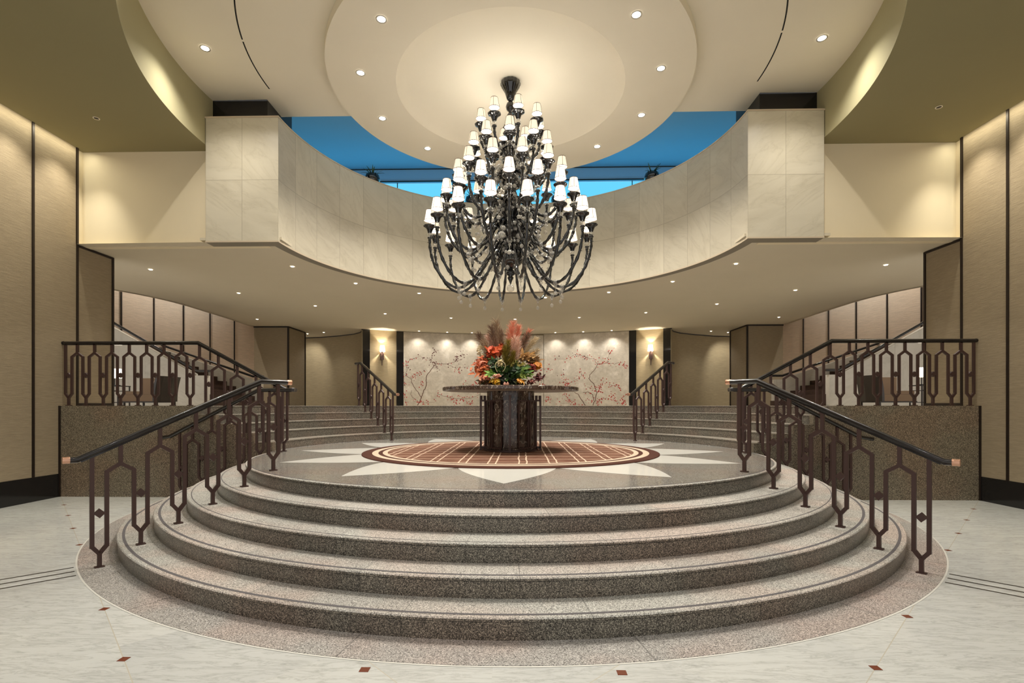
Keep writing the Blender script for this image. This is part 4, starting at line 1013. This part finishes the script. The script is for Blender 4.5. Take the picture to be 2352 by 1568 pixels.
for k in range(8):
    a = radians(160-20*k); downlight(31.0*cos(a), 31.0*sin(a), ZS+.03, 'small downlight in the soffit row nearest the marble balcony, %s from the left' % nth[k], 'soffit row along the balcony', .22, E_A, 110, M['lens_small'], NEUT)
for k in range(9):
    a = radians(150-15*k); downlight(52.0*cos(a), 52.0*sin(a), ZS+.03, 'small downlight in the middle soffit row, %s from the left' % nth[k], 'middle soffit row', .22, E_B, 110, M['lens_small'], NEUT, aim=((68*cos(a), 68*sin(a), 10) if 2 <= k <= 6 else None))
for k, d in enumerate((-25.4, -19.2, -13.7, -8.8, 7.9, 13.4, 18.9, 25.4)):
    a = radians(90-d); downlight(72.6*cos(a), 72.6*sin(a), ZS+.03, 'small downlight close above the mural wall, %s from the left' % nth[k], 'row above the mural', .2, E_D, 120, M['lens_small'], NEUT)
for sx, sd in ((-1, 'left'), (1, 'right')):
    downlight(sx*49.0, 11.6, ZS+.03, 'small downlight at the near %s corner of the soffit' % sd, None, .22, 42, 110, M['lens_small'], NEUT)
    downlight(sx*55.0, 50.8, ZS+.03, 'small downlight in front of the %s back pier' % sd, None, .2, 30, 110, M['lens_small'], NEUT)
    downlight(sx*48.3, 70.3, ZS+.03, 'small downlight in the %s recess, the one nearer the sconce' % sd, None, .2, 14, 110, M['lens_small'], NEUT)
    downlight(sx*53.4, 72.6, ZS+.03, 'starry small downlight in the %s recess beside the back pier' % sd, None, .2, 45, 90, M['lens_small'], NEUT, aim=(sx*56, 80, 19))
    downlight(sx*66, 38, 45.9, 'downlight over the %s lounge stair, above the soffit edge' % sd, None, .3, 260, 120, M['lens'])
    downlight(sx*57, 11.0, ZS+.03, 'added small downlight over the %s lounge armchair, out of sight' % sd, None, .2, 60, 110, M['lens_small'], NEUT)  # extra lamp added out of sight to light the lounge corner
def area(name, loc, sx_, sy_, energy, col, rot=(0, 0, 0), spread=180):
    L = bpy.data.lights.new(name, 'AREA'); L.shape = 'RECTANGLE'; L.size = sx_*S; L.size_y = sy_*S; L.energy = energy; L.color = col; L.spread = radians(spread)
    o = bpy.data.objects.new(name, L); COL.objects.link(o); o.location = tuple(c*S for c in loc); o.rotation_euler = rot; return o
for sx in (-1, 1):
    area('wall_wash', (sx*(XW-1.0), -17, ZG-.1), .5, 36, 15, (1.0, .93, .70), (0, -sx*radians(10), 0))
    for y in (-1.6, -7.0, -12.4, -17.8):  # added spots with no fixture, to brighten the side walls
        L = bpy.data.lights.new('wall_spot', 'SPOT'); L.energy = 85; L.spot_size = radians(84); L.spot_blend = 1; L.color = (1.0, .93, .76); L.shadow_soft_size = .05
        o = bpy.data.objects.new('wall_spot', L); COL.objects.link(o); o.location = (sx*(XW-3.2)*S, y*S, (ZG-.1)*S); o.rotation_euler = (0, sx*radians(-12), 0)
# unseen fill spots added above the near floor, without fixtures
for i, (x, y) in enumerate([(x, y) for y in (-40, -52, -64) for x in (-30, -10, 10, 30)]):
    L = bpy.data.lights.new('lobby_fill_spot', 'SPOT'); L.energy = E_LOBBY_FILL; L.spot_size = radians(110); L.spot_blend = .9; L.color = NEUT; L.shadow_soft_size = .05
    o = bpy.data.objects.new('lobby_fill_spot', L); COL.objects.link(o); o.location = (x*S, y*S, (ZG-.1)*S)
# blue area light added out of sight behind the parapet, tints ceiling and bulkhead
area('mezzanine_blue_fill', (0, 29, 39.5), 100, 2, 25, (.05, .5, .95), (radians(138), 0, 0))
